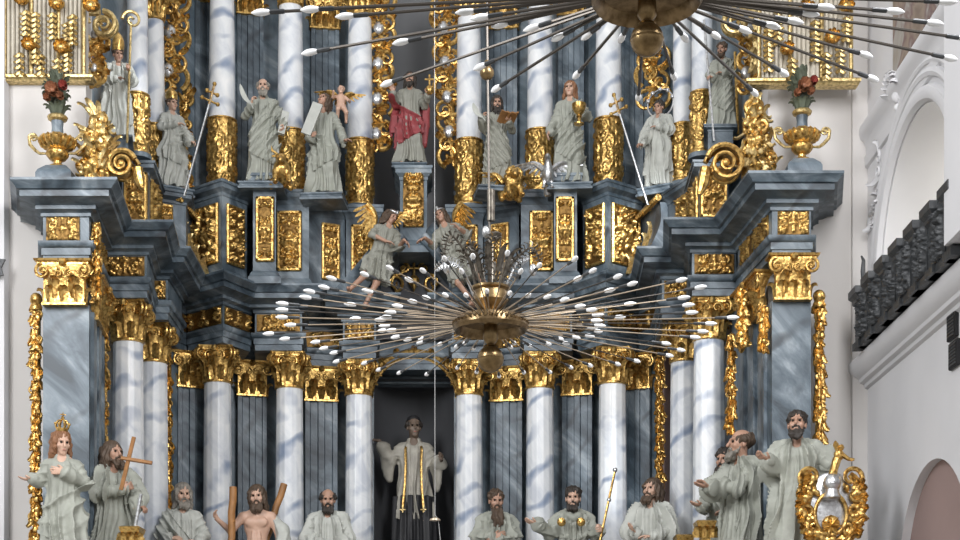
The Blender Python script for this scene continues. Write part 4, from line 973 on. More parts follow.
# ---------------------------------------------------------------- centre: curved pediment, gilt emblem, pedestal of the red-cloaked figure
t = thing('curved_pediment', 'dark marble ogee pediment sweeping up under the two flying angels', 'pediment', (xat(414, 24, 8), 24.2, Z_CO - .4))
for sg in (-1, 1):
    m = MB(); X0 = xat(414, 24, 8.3); R = []
    for i in range(21):
        u = i / 20; x = X0 + sg * (1.22 - .98 * u); z = Z_CO - .10 + 1.12 * (u ** 1.9 * .55 + .45 * sin(u * PI / 2)); dx, dz = -.98, 1.12 * (1.9 * .55 * u ** .9 + .45 * PI / 2 * cos(u * PI / 2)); l = math.hypot(dx, dz); nx, nz = dz / l * sg, -dx / l
        sec = [(-.20, 23.75), (-.20, 23.66), (-.12, 23.60), (-.06, 23.60), (-.04, 23.52), (.04, 23.46), (.10, 23.44), (.10, 23.95), (-.20, 24.4)]
        ring = [(x + nx * o, y, z + nz * o) for o, y in sec]
        R.append(ring if sg > 0 else ring[::-1])
    m.rings(R); obj('pediment_scroll', m, 'marble_grey', t, True)
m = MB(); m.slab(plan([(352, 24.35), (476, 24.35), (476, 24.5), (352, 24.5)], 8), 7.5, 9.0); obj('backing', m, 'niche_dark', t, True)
em = thing('gilded_emblem', 'gilt scrolled emblem on dark ground between the two flying angels', 'emblem', tuple(at(414, 290, 24.3)))
def ePt(px, py, d=24.28): return at(px, py, d)
m = MB()
for sg in (-1, 1):
    for (cx_, cy_, r, tr, a0, dr) in ((414 + 19 * sg, 283, 9, 1.3, -PI / 2, 1), (414 + 10 * sg, 268, 5.5, 1.2, PI / 2, -1)):
        m.scroll(ePt(cx_, cy_), (-sg, 0, 0), (0, 0, 1), r / 64, tr, a0, dr, .028, 24)
    m.tube([ePt(414 + 8 * sg, 266), ePt(414 + 13 * sg, 274), ePt(414 + 20 * sg, 275), ePt(414 + 23 * sg, 284), ePt(414 + 17 * sg, 291)], [.015, .03, .025, .03, .015], 8)
obj('scrollwork', m, 'gilding', em, True)
m = MB(); c = ePt(414, 281, 24.25); m.ball(c, .085, 12, (1, .5, 1.1)); m.tube([c + Vector((0, 0, -.05)), c + Vector((0, 0, -.16))], [.06, .005], 10); m.tube([c, c + Vector((0, 0, .3))], .02, 8); m.tube([c + Vector((-.09, 0, .2)), c + Vector((.09, 0, .2))], .018, 8); obj('heart', m, 'gilding', em, True)
m = MB(); c = ePt(413, 247, 24.2); m.lathe([(.10, -.12), (.13, -.06), (.10, 0), (.14, .06), (.09, .12), (.02, .15)], 14, tuple(c)); obj('finial', m, 'gilding', em, True)
zc0, zc1 = at(413, 238, 23.8).z, at(413, 167, 23.95).z - .07
pedestal('slender pedestal with gilt panel carrying the red-cloaked statue', [(400, 23.75), (427, 23.75), (427, 24.5), (400, 24.5)], [(0, 1, .12, .88)], zc0 - .25, zc1, 'pedestals of the upper order', .7, 'marble_dark', False, 40, .30, .92)
# gilt arch of the lower niche
ar = thing('gilded_arch', 'gilt archivolt at the top of the dark central niche', 'arch', tuple(at(414, 395, 24.55))); m = MB(); c = at(414, 398, 24.5)
for rr_, ra in ((.76, .05), (.67, .03)): m.tube([(c.x - rr_ * cos(PI * i / 24), 24.5, c.z + rr_ * .95 * sin(PI * i / 24)) for i in range(25)], ra, 8)
obj('arch_moulding', m, 'gilding', ar, True); m = MB()
for i in range(9):
    a = PI * (i + .5) / 9; m.leaf((c.x - .71 * cos(a), 24.47, c.z + .68 * sin(a)), (0, -1, 0), (-cos(a), 0, sin(a)), .16, .13, .8, 3, .2, .02)
obj('leaf_ornament', m, 'gilding', ar, True)
# ---------------------------------------------------------------- gilt garlands and rocaille strips
def garland(label, px, y0, y1, d, w, mat='gilding', px2=None, seed=0, cap=True):
    rd = random.Random(seed); a = at(px, y0, d); b = at(px2 or px, y1, d); o = thing('gilded_garland', label, 'garland', tuple(b), 0, 'hanging gilt leaf garlands'); m = MB(); n = int((a.z - b.z) / .06)
    for i in range(n):
        p = a.lerp(b, (i + .3) / n); k = .8 + .4 * rd.random()
        for sg in (-1, 0, 1): m.leaf(p + Vector((sg * w * rd.uniform(.05, .30), -.02 - .03 * rd.random(), rd.uniform(-.04, .04))), (sg * .4 + rd.uniform(-.3, .3), -1, rd.uniform(-.2, .4)), (sg * rd.uniform(-.2, .5), 0, -1), .13 * k, w * .60, .45, 3, .10, .035)
        if i % 2 == 0: m.ball(p + Vector((rd.uniform(-.3, .3) * w, -.06, -.05)), w * .24, 8, (1, .8, 1.2))
        if i % 5 == 2:
            sg = rd.choice((-1, 1)); m.scroll(p + Vector((sg * w * .22, -.05, 0)), (sg, 0, 0), (0, 0, 1), w * .38, 1.2, -PI / 2, 1, .016, 16)
    obj('leaves', m, mat, o, True)
    m = MB(); m.box(((a.x + b.x) / 2, d + .02, (a.z + b.z) / 2), (w * .6, .04, a.z - b.z)); obj('backing_strip', m, mat, o, True)
    if cap: m = MB(); m.ball(a + Vector((0, -.04, .03)), w * .55, 12, (1, .8, 1.1)); m.lathe([(w * .5, -.1), (w * .55, -.06), (w * .4, -.02)], 12, (a.x, a.y - .03, a.z)); obj('top_knob', m, mat, o, True)
    return o
garland('long gilt leaf garland along the outer edge of the left pier', 37, 303, 545, 18.9, .14, px2=36, seed=1)
garland('long gilt leaf garland along the outer edge of the right pier', 818.5, 300, 440, 18.7, .14, px2=820, seed=2)
garland('thin gilt garland between the left pier and the fluted column', 103, 300, 442, 19.95, .15, seed=3, cap=False, px2=103)
garland('gilt garland on dark ground left of the grey-haired bust', 167.5, 352, 512, 22.7, .13, px2=169, seed=4, cap=False)
garland('bright gilt garland beside the rose wall strip', 659, 350, 493, 23.2, .14, px2=660, seed=5, cap=False)
garland('thin gilt garland left of the profile statue', 731, 335, 432, 19.6, .11, px2=730, seed=6, cap=False)
garland('short gilt garland at the inner corner of the left pier', 96, 222, 300, 18.9, .12, px2=98, seed=7, cap=False)
garland('short gilt garland at the inner corner of the right pier', 764, 305, 352, 18.55, .12, seed=8, px2=762, cap=False)
garland('gilt garland below the frieze of the right wing', 742, 290, 345, 19.2, .16, seed=9, cap=False)
def rocaille(label, px, y0, y1, d, w, seed, silver=True, px2=None):
    rd = random.Random(seed); a = at(px, y0, d); b = at(px2 or px, y1, d); o = thing('rocaille_strip', label, 'carved ornament', tuple(b), 0, 'gilt rocaille strips of the upper storey'); m = MB(); s_ = []; L = a.z - b.z; n = max(3, int(L / .26))
    for i in range(n):
        p = a.lerp(b, (i + .5) / n); sg = -1 if i % 2 else 1; r = w * (.42 + .15 * rd.random())
        m.scroll(p + Vector((sg * w * .15, 0, .02)), (sg, 0, 0), (0, 0, 1), r, 1.25, rd.uniform(-.5, .5) - PI / 2, 1, .042, 28); m.scroll(p + Vector((-sg * w * .22, -.03, -.10)), (-sg, 0, 0), (0, 0, 1), r * .7, 1.3, PI / 2, -1, .032, 24)
        for k in range(4): an = rd.uniform(-1.2, 1.2) + (PI / 2 if k % 2 else -PI / 2); m.leaf(p + Vector((rd.uniform(-.3, .3) * w, -.02, rd.uniform(-.1, .1))), (0, -1, 0), (cos(an + PI / 2), 0, sin(an + PI / 2)), .22, .10, .9, 3, .25, .025)
        if i % 2 == 0: s_.append(MB().ball(p + Vector((-sg * w * .12, -.05, .1)), w * .24, 10, (1, .6, 1.2)))
    m.tube([a.lerp(b, i / 12) + Vector((.10 * w * sin(i * 1.7), .03, 0)) for i in range(13)], .05, 8)
    obj('scrollwork', m, 'gilding', o, True)
    for q in s_ if silver else (): obj('silver_shell', q, 'silver_leaf', o, True)
    return o
rocaille('gilt and silver rocaille strip at the left side of the upper niche', 383, -8, 150, 24.2, .36, 1, px2=379)
rocaille('gilt and silver rocaille strip at the right side of the upper niche', 444, -8, 165, 24.2, .36, 2, px2=453)
rocaille('gilt rocaille above the crowned bishop at left', 176, -8, 88, 22.9, .38, 3, px2=171)
rocaille('gilt rocaille strip under the large brass ball', 653, 46, 105, 23.0, .46, 4, False)
rocaille('thin gilt rocaille strip behind the crowned bishop', 185, 90, 190, 23.4, .18, 5, False)
rocaille('gilt rocaille left of the high scroll capital', 98, 35, 85, 20.2, .22, 6, True, 96)
rocaille('gilt rocaille right of the statue with a tall staff', 752, 30, 92, 20.2, .30, 7, True, 748)
# gilt and ivory pilaster panels on the upper walls
def stucco(label, pxa, pxb, d, yb, seed, knobs, drops):
    a = at(pxa, yb, d); b = at(pxb, yb, d); z0 = a.z; z1 = 15.0; o = thing('stucco_panel', label, 'wall panel', ((a.x + b.x) / 2, d, z0)); w = b.x - a.x
    obj('field', MB().box(((a.x + b.x) / 2, d + .02, (z0 + z1) / 2), (w, .05, z1 - z0)), 'stucco_ivory', o, True)
    m = MB(); n = int(w / .055)
    for q in range(n):
        if q % 6 == 5: continue
        x0 = a.x + .05 + .055 * q; m.tube([(x0, d - .02, z0), (x0, d - .02, z1)], .024, 6)
    obj('fluting', m, 'stucco_ivory', o, True)
    m = MB()
    for x in (a.x + w * .005, a.x + w * .335, a.x + w * .67, b.x - .02): m.tube([(x, d - .04, z0), (x, d - .04, z1)], .026, 8)
    obj('gilt_moulding', m, 'gilding_pale', o, True); rd = random.Random(seed)
    for (px, y0, y1) in drops:
        m = MB(); p0 = at(px, y0, d - .08); p1 = at(px, y1, d - .08); nn = max(3, int((p0.z - p1.z) / .06))
        for i in range(nn):
            p = p0.lerp(p1, (i + .5) / nn)
            for sg in (-1, 1): m.leaf(p, (sg * .3, -1, 0), (sg * .8, 0, -1 + .3 * rd.random()), .11, .055, .8, 3, .25, .016)
        obj('leaf_drop', m, 'gilding_pale', o, True)
    for (px, py, r) in knobs:
        p = at(px, py, d - .12); m = MB(); r *= .72; m.ball(p, r, 10, (1.25, .9, .85))
        for k in range(9): an = 2 * PI * k / 9; m.leaf(p + Vector((0, -.02, 0)), (0, -1, 0), (cos(an), 0, sin(an)), r * 1.7, r * .9, .9, 3, .4, .02)
        obj('gilt_boss', m, 'gilding', o, True)
    m = MB(); prf = [(0, z0 - .05), (.02, z0 - .045), (.03, z0 - .02), (.045, z0 - .01), (.05, z0 + .015), (.04, z0 + .03)]
    m.block([(a.x - .1, d - .02), (b.x + .05, d - .02), (b.x + .05, d + .1), (a.x - .1, d + .1)], prf); obj('base_cornice', m, 'gilding_pale', o, True); return o
stucco('ivory and gilt fluted wall panel at the upper left corner', 5, 86, 19.3, 78, 1, [(29, 45, .10), (62, 48, .11), (57, 4, .11), (92, 6, .12), (22, 0, .10)], [(26, 8, 34), (36, 10, 62), (53, 10, 38), (68, 20, 70), (41, 52, 74), (73, 12, 44), (20, 50, 74), (58, 55, 74)])
stucco('ivory and gilt fluted wall panel at the upper right, behind the chandelier arms', 758, 852, 18.8, 82, 2, [(787, 50, .10), (832, 38, .11), (806, 10, .12), (846, 6, .11)], [(768, 20, 70), (778, 6, 44), (792, 55, 78), (815, 18, 60), (826, 50, 78), (840, 44, 72), (846, 15, 40)])
# high scroll capitals
for px, py, d, sg, lab in ((103, 24, 20.0, 1, 'pale gilt scroll bracket above the mitred bishop at upper left'), (736, 22, 19.9, -1, 'pale gilt scroll bracket above the statue with a tall staff')):
    p = at(px, py, d); o = thing('scroll_bracket', lab, 'bracket', tuple(p)); m = MB()
    for off in (0, .10): m.scroll(p + Vector((0, off, 0)), (sg, 0, 0), (0, 0, 1), .17, 1.8, PI / 2, -1, .036, 34)
    m.tube([p + Vector((-.05 * sg, .05, .17)), p + Vector((-.22 * sg, .05, .18)), p + Vector((-.3 * sg, .05, .05)), p + Vector((-.28 * sg, .05, -.25)), p + Vector((-.2 * sg, .05, -.55))], [.05, .06, .06, .05, .02], 8)
    obj('volute', m, 'gilding_pale', o, True); m = MB()
    for k in range(7): m.leaf(p + Vector((-.24 * sg, -.02, .1 - .11 * k)), (0, -1, 0), (.5 * sg * (-1) ** k, 0, -1), .2, .12, .8, 3, .2, .02)
    obj('leaf_ornament', m, 'gilding_pale', o, True)
# ---------------------------------------------------------------- statues
class S:                                            # turns photo columns/rows into a figure's own coordinates
    def __init__(s, px, ytop, d, sc=None, feet=None, rz=0, ht=1.82, tilt=0):
        zt = at(px, ytop, d).z
        if feet is not None: z0 = at(px, feet, d).z; sc = sc or (zt - z0) / ht
        else: z0 = zt - ht * sc
        s.s = sc; s.rz = math.radians(rz); s.tilt = math.radians(tilt); hv = Matrix.Rotation(s.rz, 3, 'Z') @ (Matrix.Rotation(s.tilt, 3, 'Y') @ Vector((0, 0, 1.7 * sc)))
        s.loc = Vector((xat(px, d, (zt + z0) / 2), d, z0)) - Vector((hv.x, hv.y, hv.z - 1.7 * sc))
        s.inv = (Matrix.Translation(s.loc) @ Matrix.Rotation(s.rz, 4, 'Z') @ Matrix.Rotation(s.tilt, 4, 'Y')).inverted()
    def L(s, px, py, dy=-.2): v = (s.inv @ at(px, py, s.loc.y + dy)) / s.s; return (v.x, v.y, v.z)      # unit figure space
    def W(s, px, py, dy=-.2): return s.inv @ at(px, py, s.loc.y + dy)                                   # scaled local space
    def k(s): return dict(loc=s.loc, s=s.s, rz=s.rz, tilt=s.tilt)
LOWG, UPG = 'carved statues along the lower order', 'carved statues of the upper order'
D0 = (0, -1, 0)
# --- lower row
q = S(62, 429, 17.9, 1.0, rz=8)
r, LP, P, rd = figure('statue', 'crowned woman statue in pale robe before the left pier, one hand on her breast', seed=1, group=LOWG, yaw=24, pitch=-12, hair='long', hairmat='hair_auburn', skin='skin_pale', sway=.03, knee=1, mantle='waist', msign=1,
    arms=[A((-.30, .0, 1.20), q.L(33, 479, -.1), (-1, -.3, -.1), (0, 0, 1), (0, -1, .3), .25), A((.30, -.02, 1.20), (.05, -.17, 1.30), (-1, -.1, .15), (0, 1, 0), (0, 0, 1), .25)], wide=.10, plinth=(.75, .6, .5), **q.k())
crown(r, P, z=.112, r=.060, h=.075)
q = S(113, 440, 19.0, 1.06, rz=28)
r, LP, P, rd = figure('statue', 'bearded statue in hooded cape shouldering a thin wooden cross and holding a rod', seed=2, group=LOWG, yaw=22, pitch=4, hair='long', beard=.03, hairmat='hair_brown', mantle='cape', sway=-.02, knee=1,
    arms=[A((-.26, -.08, 1.18), (.06, -.24, 1.22), (.8, -.3, .5), (0, 1, 0), (0, 0, 1), .8), A((.30, -.10, 1.16), q.L(136, 508, -.35), (.7, -.5, .1), (0, .3, -1), (0, 0, 1), .9)], wide=.085, plinth=(.75, .6, .5), **q.k())
m = MB(); a, b = q.W(134, 437, -.35), q.W(121, 490, -.35); m.tube([a, b], .026, 6); o = obj('cross', m, 'wood', r); obj('cross_arm', MB().tube([q.W(121, 458, -.37), q.W(152, 463, -.37)], .024, 6), 'wood', o)
staff(r, q.W(141, 494, -.45), q.W(131, 552, -.45), .020, 'silver_leaf', 'rod')
q = S(183, 482, 21.5, 1.12, rz=10)
figure('statue', 'grey-haired robed bust with short beard, between the gilt garland and a white column', seed=3, group=LOWG, yaw=12, pitch=-4, hair='curly', hairmat='hair_grey', beard=.02, skin='skin_pale', mantle='toga', msign=-1, paint='statue_white', plinth=(.8, .6, .4), **q.k())
q = S(257, 484, 21.9, 1.12, rz=0)
r, LP, P, rd = figure('statue', 'bare-chested bearded statue between two slanting brown logs', seed=4, group=LOWG, yaw=0, pitch=-6, roll=-4, hair='curly', hairmat='hair_brown', beard=.04, skin='skin_pale', mantle='waist', msign=1, bare=True, robetop=1.02, sleeves=(0, 0),
    arms=[A((-.36, -.05, 1.22), q.L(219, 521, -.25), (-.6, -.5, .9), (.8, 0, -.3), (0, -1, 0), .5), A((.32, -.02, 1.16), (.28, -.2, .98), (-.3, -1, 0), (0, 0, -1), (-1, 0, 0), .5)], plinth=(.8, .6, .4), **q.k())
def log(a, b, rad, nm='log'):
    a, b = Vector(a), Vector(b); n = 9; pts = [a.lerp(b, i / n) + Vector((.008 * sin(i * 2.1), .008 * cos(i * 1.7), 0)) for i in range(n + 1)]
    m = MB().tube(pts, [rad * (1 + .05 * sin(3 * i)) for i in range(n + 1)], 12)
    for k in (.3, .62): m.tube([a.lerp(b, k), a.lerp(b, k + .02) + Vector((rad * .9, -rad * .7, .02))], [rad * .4, rad * .3], 8)
    return obj(nm, m, 'wood', r)
log(q.W(233, 487, -.28), q.W(229, 600, -.28), .052); log(q.W(284, 484, .26), q.W(250, 590, .10), .050)
m = MB(); F = Field((.05, -.3, .7), (.5, .2, 1.45), .0125); F.chain([(.20, .04, 1.40), (.32, -.02, 1.24), (.34, -.06, 1.10), (.30, -.12, .95), (.22, -.14, .80)], [.05, .085, .09, .09, .08], .03)
for k in range(4): F.chain([(.22 + .03 * k, -.06, 1.36 - .02 * k), (.30 + .03 * k, -.12, 1.18), (.26 + .03 * k, -.2, .98)], [.012, .018, .02], .015)
obj('shoulder_drape', F.mesh(q.s), 'statue_white', r, sharp=0)
q = S(328, 488, 22.6, 1.12)
figure('statue', 'balding robed bust with dark beard, just left of the dark central niche', seed=5, group=LOWG, yaw=6, pitch=-4, hair='bald', hairmat='hair_dark', beard=.02, mantle='cape', paint='statue_white', arms=[A((-.29, -.02, 1.16), (-.05, -.24, 1.08), (1, -.3, -.1), (0, .3, -1), (0, -.5, 1), .3), A((.29, -.02, 1.16), (.14, -.22, 1.02), (-.8, -.5, -.1), (0, .2, -1), (0, -.5, 1), .3)], plinth=(.8, .6, .4), **q.k())
# central niche figure
q = S(414, 415, 24.75, 1.27)
r, LP, P, rd = figure('statue', 'tall dark-faced priest statue in pale surplice and gold stole inside the central niche', seed=6, group=LOWG, yaw=10, pitch=2, hs=1.06, hair='bald', hairmat='hair_dark', beard=.0, skin='skin_dark', paint='surplice', mantle=None, sway=.0, hem=.50, hemr=(.31, .22), robename='surplice', clothfold=1.2,
    arms=[A((-.33, -.02, 1.24), q.L(379, 441, -.05), (-1, 0, .2), (0, 0, -1), (0, -1, 0), .3), A((.31, -.04, 1.14), q.L(441, 460, -.28), (.2, -1, .2), (-1, 0, 0), (0, 0, 1), .5)], sleeve_len=.62, wide=.12, sleeve_hang=.30, knee=1, plinth=(.9, .7, .5), **q.k())
F = Field((-.4, -.4, 0), (.4, .4, .85), .0125); X = F.ax[0][:, None, None]; Y = F.ax[1][None, :, None]; Z = F.ax[2][None, None, :]; th = np.arctan2(Y, X)
F.D[:] = np.maximum(np.maximum((np.sqrt((X / (.235 + .03 * (1 - Z))) ** 2 + (Y / (.17 + .03 * (1 - Z))) ** 2) - 1 - .10 * np.cos(11 * th + np.sin(3 * Z)) - .06 * np.cos(19 * th)) * .17, .03 - Z), Z - .8); obj('cassock', F.mesh(q.s), 'cassock_black', r, sharp=0)
m = MB()
for sx in (-1, 1): m.tube([LP(sx * .07, .02, 1.50), LP(sx * .10, -.13, 1.38), LP(sx * .095, -.165, 1.2), LP(sx * .10, -.22, .95), LP(sx * .13, -.275, .58)], [.016 * q.s] * 5, 8, .35, up=(0, 1, 0))
obj('stole', m, 'gilding', r)
m = MB()
for sx in (-1, 1): m.tube([LP(sx * .128 - .035, -.285, .60), LP(sx * .128 + .035, -.285, .60)], .012, 6); m.tube([LP(sx * .128, -.285, .565), LP(sx * .128, -.285, .635)], .012, 6)
obj('stole_cross', m, 'gilding_pale', r); obj('cap', MB().rings([[P(.082 * k * cos(2 * PI * j / 14), .03 + .092 * k * sin(2 * PI * j / 14), z) for j in range(14)] for z, k in ((.075, 1.0), (.11, .92), (.135, .6), (.142, .1))]), 'cassock_black', r)
q = S(496, 489, 22.6, 1.12)
figure('statue', 'monk bust with very long brown beard, hands crossed on his breast', seed=7, group=LOWG, yaw=10, pitch=-6, hair='short', hairmat='hair_brown', beard=.15, mantle='hood', arms=[A((-.29, -.02, 1.17), (-.03, -.22, 1.17), (1, -.1, .3), (0, 1, 0), (0, 0, 1), .3), A((.29, -.02, 1.17), (.03, -.25, 1.10), (-1, -.1, .3), (0, 1, 0), (0, 0, 1), .3)], plinth=(.8, .6, .4), **q.k())
q = S(573, 486, 21.9, 1.12, rz=0)
r, LP, P, rd = figure('statue', 'pilgrim bust in short cape with two gilt shells, arm stretched left', seed=8, group=LOWG, yaw=-6, pitch=0, hair='short', hairmat='hair_dark', beard=.02, skin='skin_pale', mantle='hood', arms=[A((-.33, -.06, 1.18), q.L(537, 524, -.3), (-1, -.25, .25), (0, .3, 1), (0, -.5, 1), .2), A((.33, -.02, 1.15), q.L(599, 531, -.25), (.2, -1, .2), (-1, 0, 0), (0, 0, 1), .95)], plinth=(.8, .6, .4), **q.k())
for px in (561.5, 581): c = q.W(px, 522, -.30); m = MB().ball(c, .062, 12, (1, .45, 1)); [m.tube([c + Vector((.055 * cos(a), -.02, .055 * sin(a))), c + Vector((0, -.035, -.02))], .008, 5) for a in [PI * k / 6 for k in range(7)]]; obj('shell_badge', m, 'gilding', r)
m = MB(); m.tube([LP(.19 * cos(2 * PI * j / 24), -.01 + .165 * sin(2 * PI * j / 24), 1.07) for j in range(25)], .022, 8); obj('belt', m, 'hair_dark', r)
st = staff(r, q.W(615, 471, -.22), q.W(596, 560, -.32), .017, 'gilding', 'pilgrim_staff')
for pp, rr_ in ((q.W(615, 470, -.22), .036), (q.W(609, 500, -.25), .032)): obj('staff_knob', MB().ball(pp, rr_, 10), 'silver_leaf', st)
q = S(652, 477, 21.3, 1.12, rz=-28)
figure('statue', 'long-haired bearded bust in full light at right, looking left with hand before him', seed=9, group=LOWG, yaw=-8, pitch=4, hair='long', hairmat='hair_brown', beard=.03, skin='skin_pale', paint='statue_white', mantle='cape', arms=[A((-.30, -.06, 1.15), (-.10, -.28, 1.12), (-.3, -1, .5), (.5, 0, .8), (0, 0, 1), .3), A((.30, -.04, 1.15), (.10, -.26, 1.06), (-1, -.4, .1), (0, 0, -1), (0, -1, 0), .3)], wide=.1, plinth=(.8, .6, .4), **q.k())
q = S(725, 447, 19.9, 1.10, rz=-35)
figure('statue', 'dark-haired bearded statue half hidden behind the profile statue', seed=10, group=LOWG, yaw=0, pitch=0, hair='short', hairmat='hair_dark', beard=.03, mantle='toga', msign=-1, arms=[A((-.28, -.05, 1.16), q.L(704, 506, -.3), (-1, -.6, .2), (0, .2, 1), (0, -.6, 1), .2), A((.3, .0, 1.16), (.14, -.2, 1.05), (-1, -.3, 0), (0, 0, -1), (0, -1, 0), .4)], plinth=(.75, .6, .5), **q.k())
q = S(741, 429, 18.95, 1.15, rz=-62)
figure('statue', 'grey-haired statue in profile facing left with both hands held out', seed=11, group=LOWG, yaw=-18, pitch=4, hs=1.2, hair='bald', hairmat='hair_brown', beard=.02, beardmat='hair_grey', mantle='cape', arms=[A((-.24, -.22, 1.18), q.L(709, 487, -.38), (-.3, -1, .15), (0, .2, 1), (1, 0, .6), .15), A((.24, -.20, 1.14), q.L(712, 484, -.18), (-.2, -1, .1), (0, .2, 1), (-1, 0, .6), .15)], wide=.09, plinth=(.75, .6, .5), **q.k())
q = S(797, 409, 17.55, 1.14, rz=-14)
figure('statue', 'standing bearded statue in wide mantle before the right pier, arms spread', seed=12, group=LOWG, yaw=-2, pitch=14, hs=1.08, hair='short', hairmat='hair_dark', beard=.03, mantle='cape', sway=-.03, knee=-1, arms=[A((-.28, -.06, 1.20), q.L(769, 461, -.22), (-.7, -.6, .3), (0, .2, 1), (0, -.5, 1), .3), A((.33, .0, 1.26), q.L(832, 453, -.05), (1, -.3, -.1), (0, 0, -1), (0, -1, 0), .3)], wide=.085, plinth=(.75, .6, .5), **q.k())
# --- upper row
q = S(118, 48, 20.95, feet=144, rz=18, ht=1.80)
r, LP, P, rd = figure('statue', 'bishop statue with a tall gilt mitre and gold crozier at upper left', seed=21, group=UPG, yaw=10, pitch=-8, hair='short', hairmat='hair_brown', mantle='cape', paint='statue_white', arms=[A((-.28, -.03, 1.17), (-.05, -.22, 1.14), (1, -.3, .2), (0, .2, -1), (0, 0, 1), .4), A((.29, -.06, 1.18), q.L(127, 70, -.3), (.4, -1, .3), (-1, 0, 0), (0, 0, 1), .9)], sway=-.03, **q.k()); mitre(r, P, h=.30)
st = staff(r, q.W(131, 22, -.3), q.W(127, 143, -.3), .016, 'gilding_pale', 'crozier'); m = MB(); m.scroll(q.W(132, 20, -.3), (1, 0, 0), (0, 0, 1), .13, 1.4, PI, -1, .024, 24); obj('crozier_head', m, 'gilding_pale', st)
q = S(172, 97, 22.5, feet=191, rz=30, ht=1.80)
r, LP, P, rd = figure('statue', 'crowned bishop statue with gold mitre holding out a thin cross staff at left', seed=22, group=UPG, yaw=14, pitch=0, hair='short', hairmat='hair_brown', skin='skin_pale', mantle='waist', paint='statue_white', arms=[A((-.27, -.03, 1.17), (.02, -.22, 1.22), (1, -.2, .2), (0, .2, -1), (0, 0, 1), .4), A((.32, -.06, 1.08), q.L(190, 142, -.3), (1, -.5, -.1), (0, 0, -1), (0, -1, 0), .9)], plinth=(.5, .4, .12), **q.k()); mitre(r, P, h=.22)
crossbar_staff(r, q.W(184, 196, -.3), q.W(214, 86, -.3), .017, 'silver_leaf', [(.10, .08), (.22, .12)], 'gilding')
q = S(263, 78, 22.95, feet=187, rz=0)
r, LP, P, rd = figure('statue', 'bald bearded statue raising a white quill, book under his arm', seed=23, group=UPG, yaw=6, pitch=4, hair='bald', hairmat='hair_grey', beard=.03, skin='skin_pale', mantle='toga', msign=1, sway=.02, knee=-1, arms=[A((-.33, -.02, 1.17), q.L(252, 104, -.25), (.1, -.2, 1), (1, 0, 0), (0, -1, 0), .85), A((.33, .0, 1.17), (.36, -.12, .98), (0, -.6, -1), (-1, 0, 0), (0, -1, 0), .5)], wide=.09, plinth=(.62, .5, .10), **q.k())
quill(r, q.W(252, 106, -.30), q.W(240, 84, -.30), .035); book(r, q.W(283, 123, -.12), rot3(20, 0, 12), (.10, .34, .06), 'statue_white', 'gilding_pale')
q = S(324, 92, 23.15, feet=198, rz=-4)
r, LP, P, rd = figure('statue', 'statue looking up with a winged gilt child on its shoulder and a white tablet', seed=24, group=UPG, yaw=-20, pitch=26, hair='long', hairmat='hair_brown', skin='skin', mantle='waist', msign=-1, arms=[A((-.30, -.05, 1.12), q.L(311, 138, -.25), (.3, -.6, .2), (1, 0, 0), (0, 0, 1), .5), A((.33, -.02, 1.14), q.L(344, 141, -.25), (1, -.4, .1), (0, 0, -1), (0, -1, 0), .4)], wide=.09, plinth=(.6, .5, .10), **q.k())
m = MB().box((0, 0, 0), (.15, .05, .48)); T = Matrix.Translation(q.W(312, 119, -.32)) @ Matrix.Rotation(math.radians(22), 4, 'Y'); bk = obj('tablet', MB().add([T @ Vector(v) for v in m.v], m.f), 'statue_white', r)
def putto(root, c, s, rz=0, mat='gilding', wmat='gilding', name='child'):
    F = Field((-.5, -.4, -.1), (.5, .45, 1.0), .016); C = Vector((0, 0, .80)); R = rot3(-15, 10); Pq, E = head(F, C, R, 1.0)
    F.cap((0, .01, .70), (0, .01, .64), .05, .06, .03); F.ell((0, .01, .54), (.11, .09, .15), .05); F.ell((0, -.01, .40), (.11, .10, .12), .05)
    for sx, el, wr in ((-1, (-.22, -.08, .56), (-.22, -.22, .66)), (1, (.22, -.02, .52), (.14, -.2, .46))): F.cap((sx * .11, .01, .62), el, .042, .036, .03); F.cap(el, wr, .036, .028, .02); F.ell(wr, (.03, .035, .03), .01)
    for sx, kn, an in ((-1, (-.10, -.16, .24), (-.09, -.02, .02)), (1, (.12, -.10, .20), (.14, .06, .0))): F.cap((sx * .06, 0, .36), kn, .075, .055, .03); F.cap(kn, an, .052, .034, .02); F.cap(an, (an[0], an[1] - .09, an[2] - .03), .03, .024, .02)
    for i in range(30): a = 6.28 * RND.random(); e = RND.uniform(0, 1.3); F.ell(Pq(.085 * cos(a) * cos(e), .026 + .098 * abs(sin(a)) * cos(e), .042 + .088 * sin(e)), (.022, .022, .02), .006)
    v, f = F.mesh(s); T = Matrix.Translation(c) @ Matrix.Rotation(rz, 4, 'Z'); o = obj(name, ([T @ Vector(p) for p in v], f), mat, root, sharp=0)
    for sx in (-1, 1):
        w = wing(o, T @ (Vector((sx * .06, .12, .60)) * s), T @ (Vector((sx * .38, .18, .78)) * s), Vector((0, 0, -.30)) * s, wmat, 6, thick=.012)
    return o
putto(r, q.W(341, 121, .04), .58, .3, 'skin_pale', 'gilding', 'winged_child')
q = S(410, 71, 23.95, feet=167, rz=0)
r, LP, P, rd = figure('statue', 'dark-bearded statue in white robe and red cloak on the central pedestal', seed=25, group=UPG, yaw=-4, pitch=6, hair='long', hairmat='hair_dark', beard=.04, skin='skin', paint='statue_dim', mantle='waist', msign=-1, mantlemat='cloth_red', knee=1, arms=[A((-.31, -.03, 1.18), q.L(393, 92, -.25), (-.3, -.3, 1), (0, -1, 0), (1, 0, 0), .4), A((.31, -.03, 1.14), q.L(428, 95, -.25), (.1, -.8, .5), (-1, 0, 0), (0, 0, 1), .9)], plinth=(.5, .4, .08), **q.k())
F = Field((-.6, -.3, .3), (.6, .4, 1.55), .014)
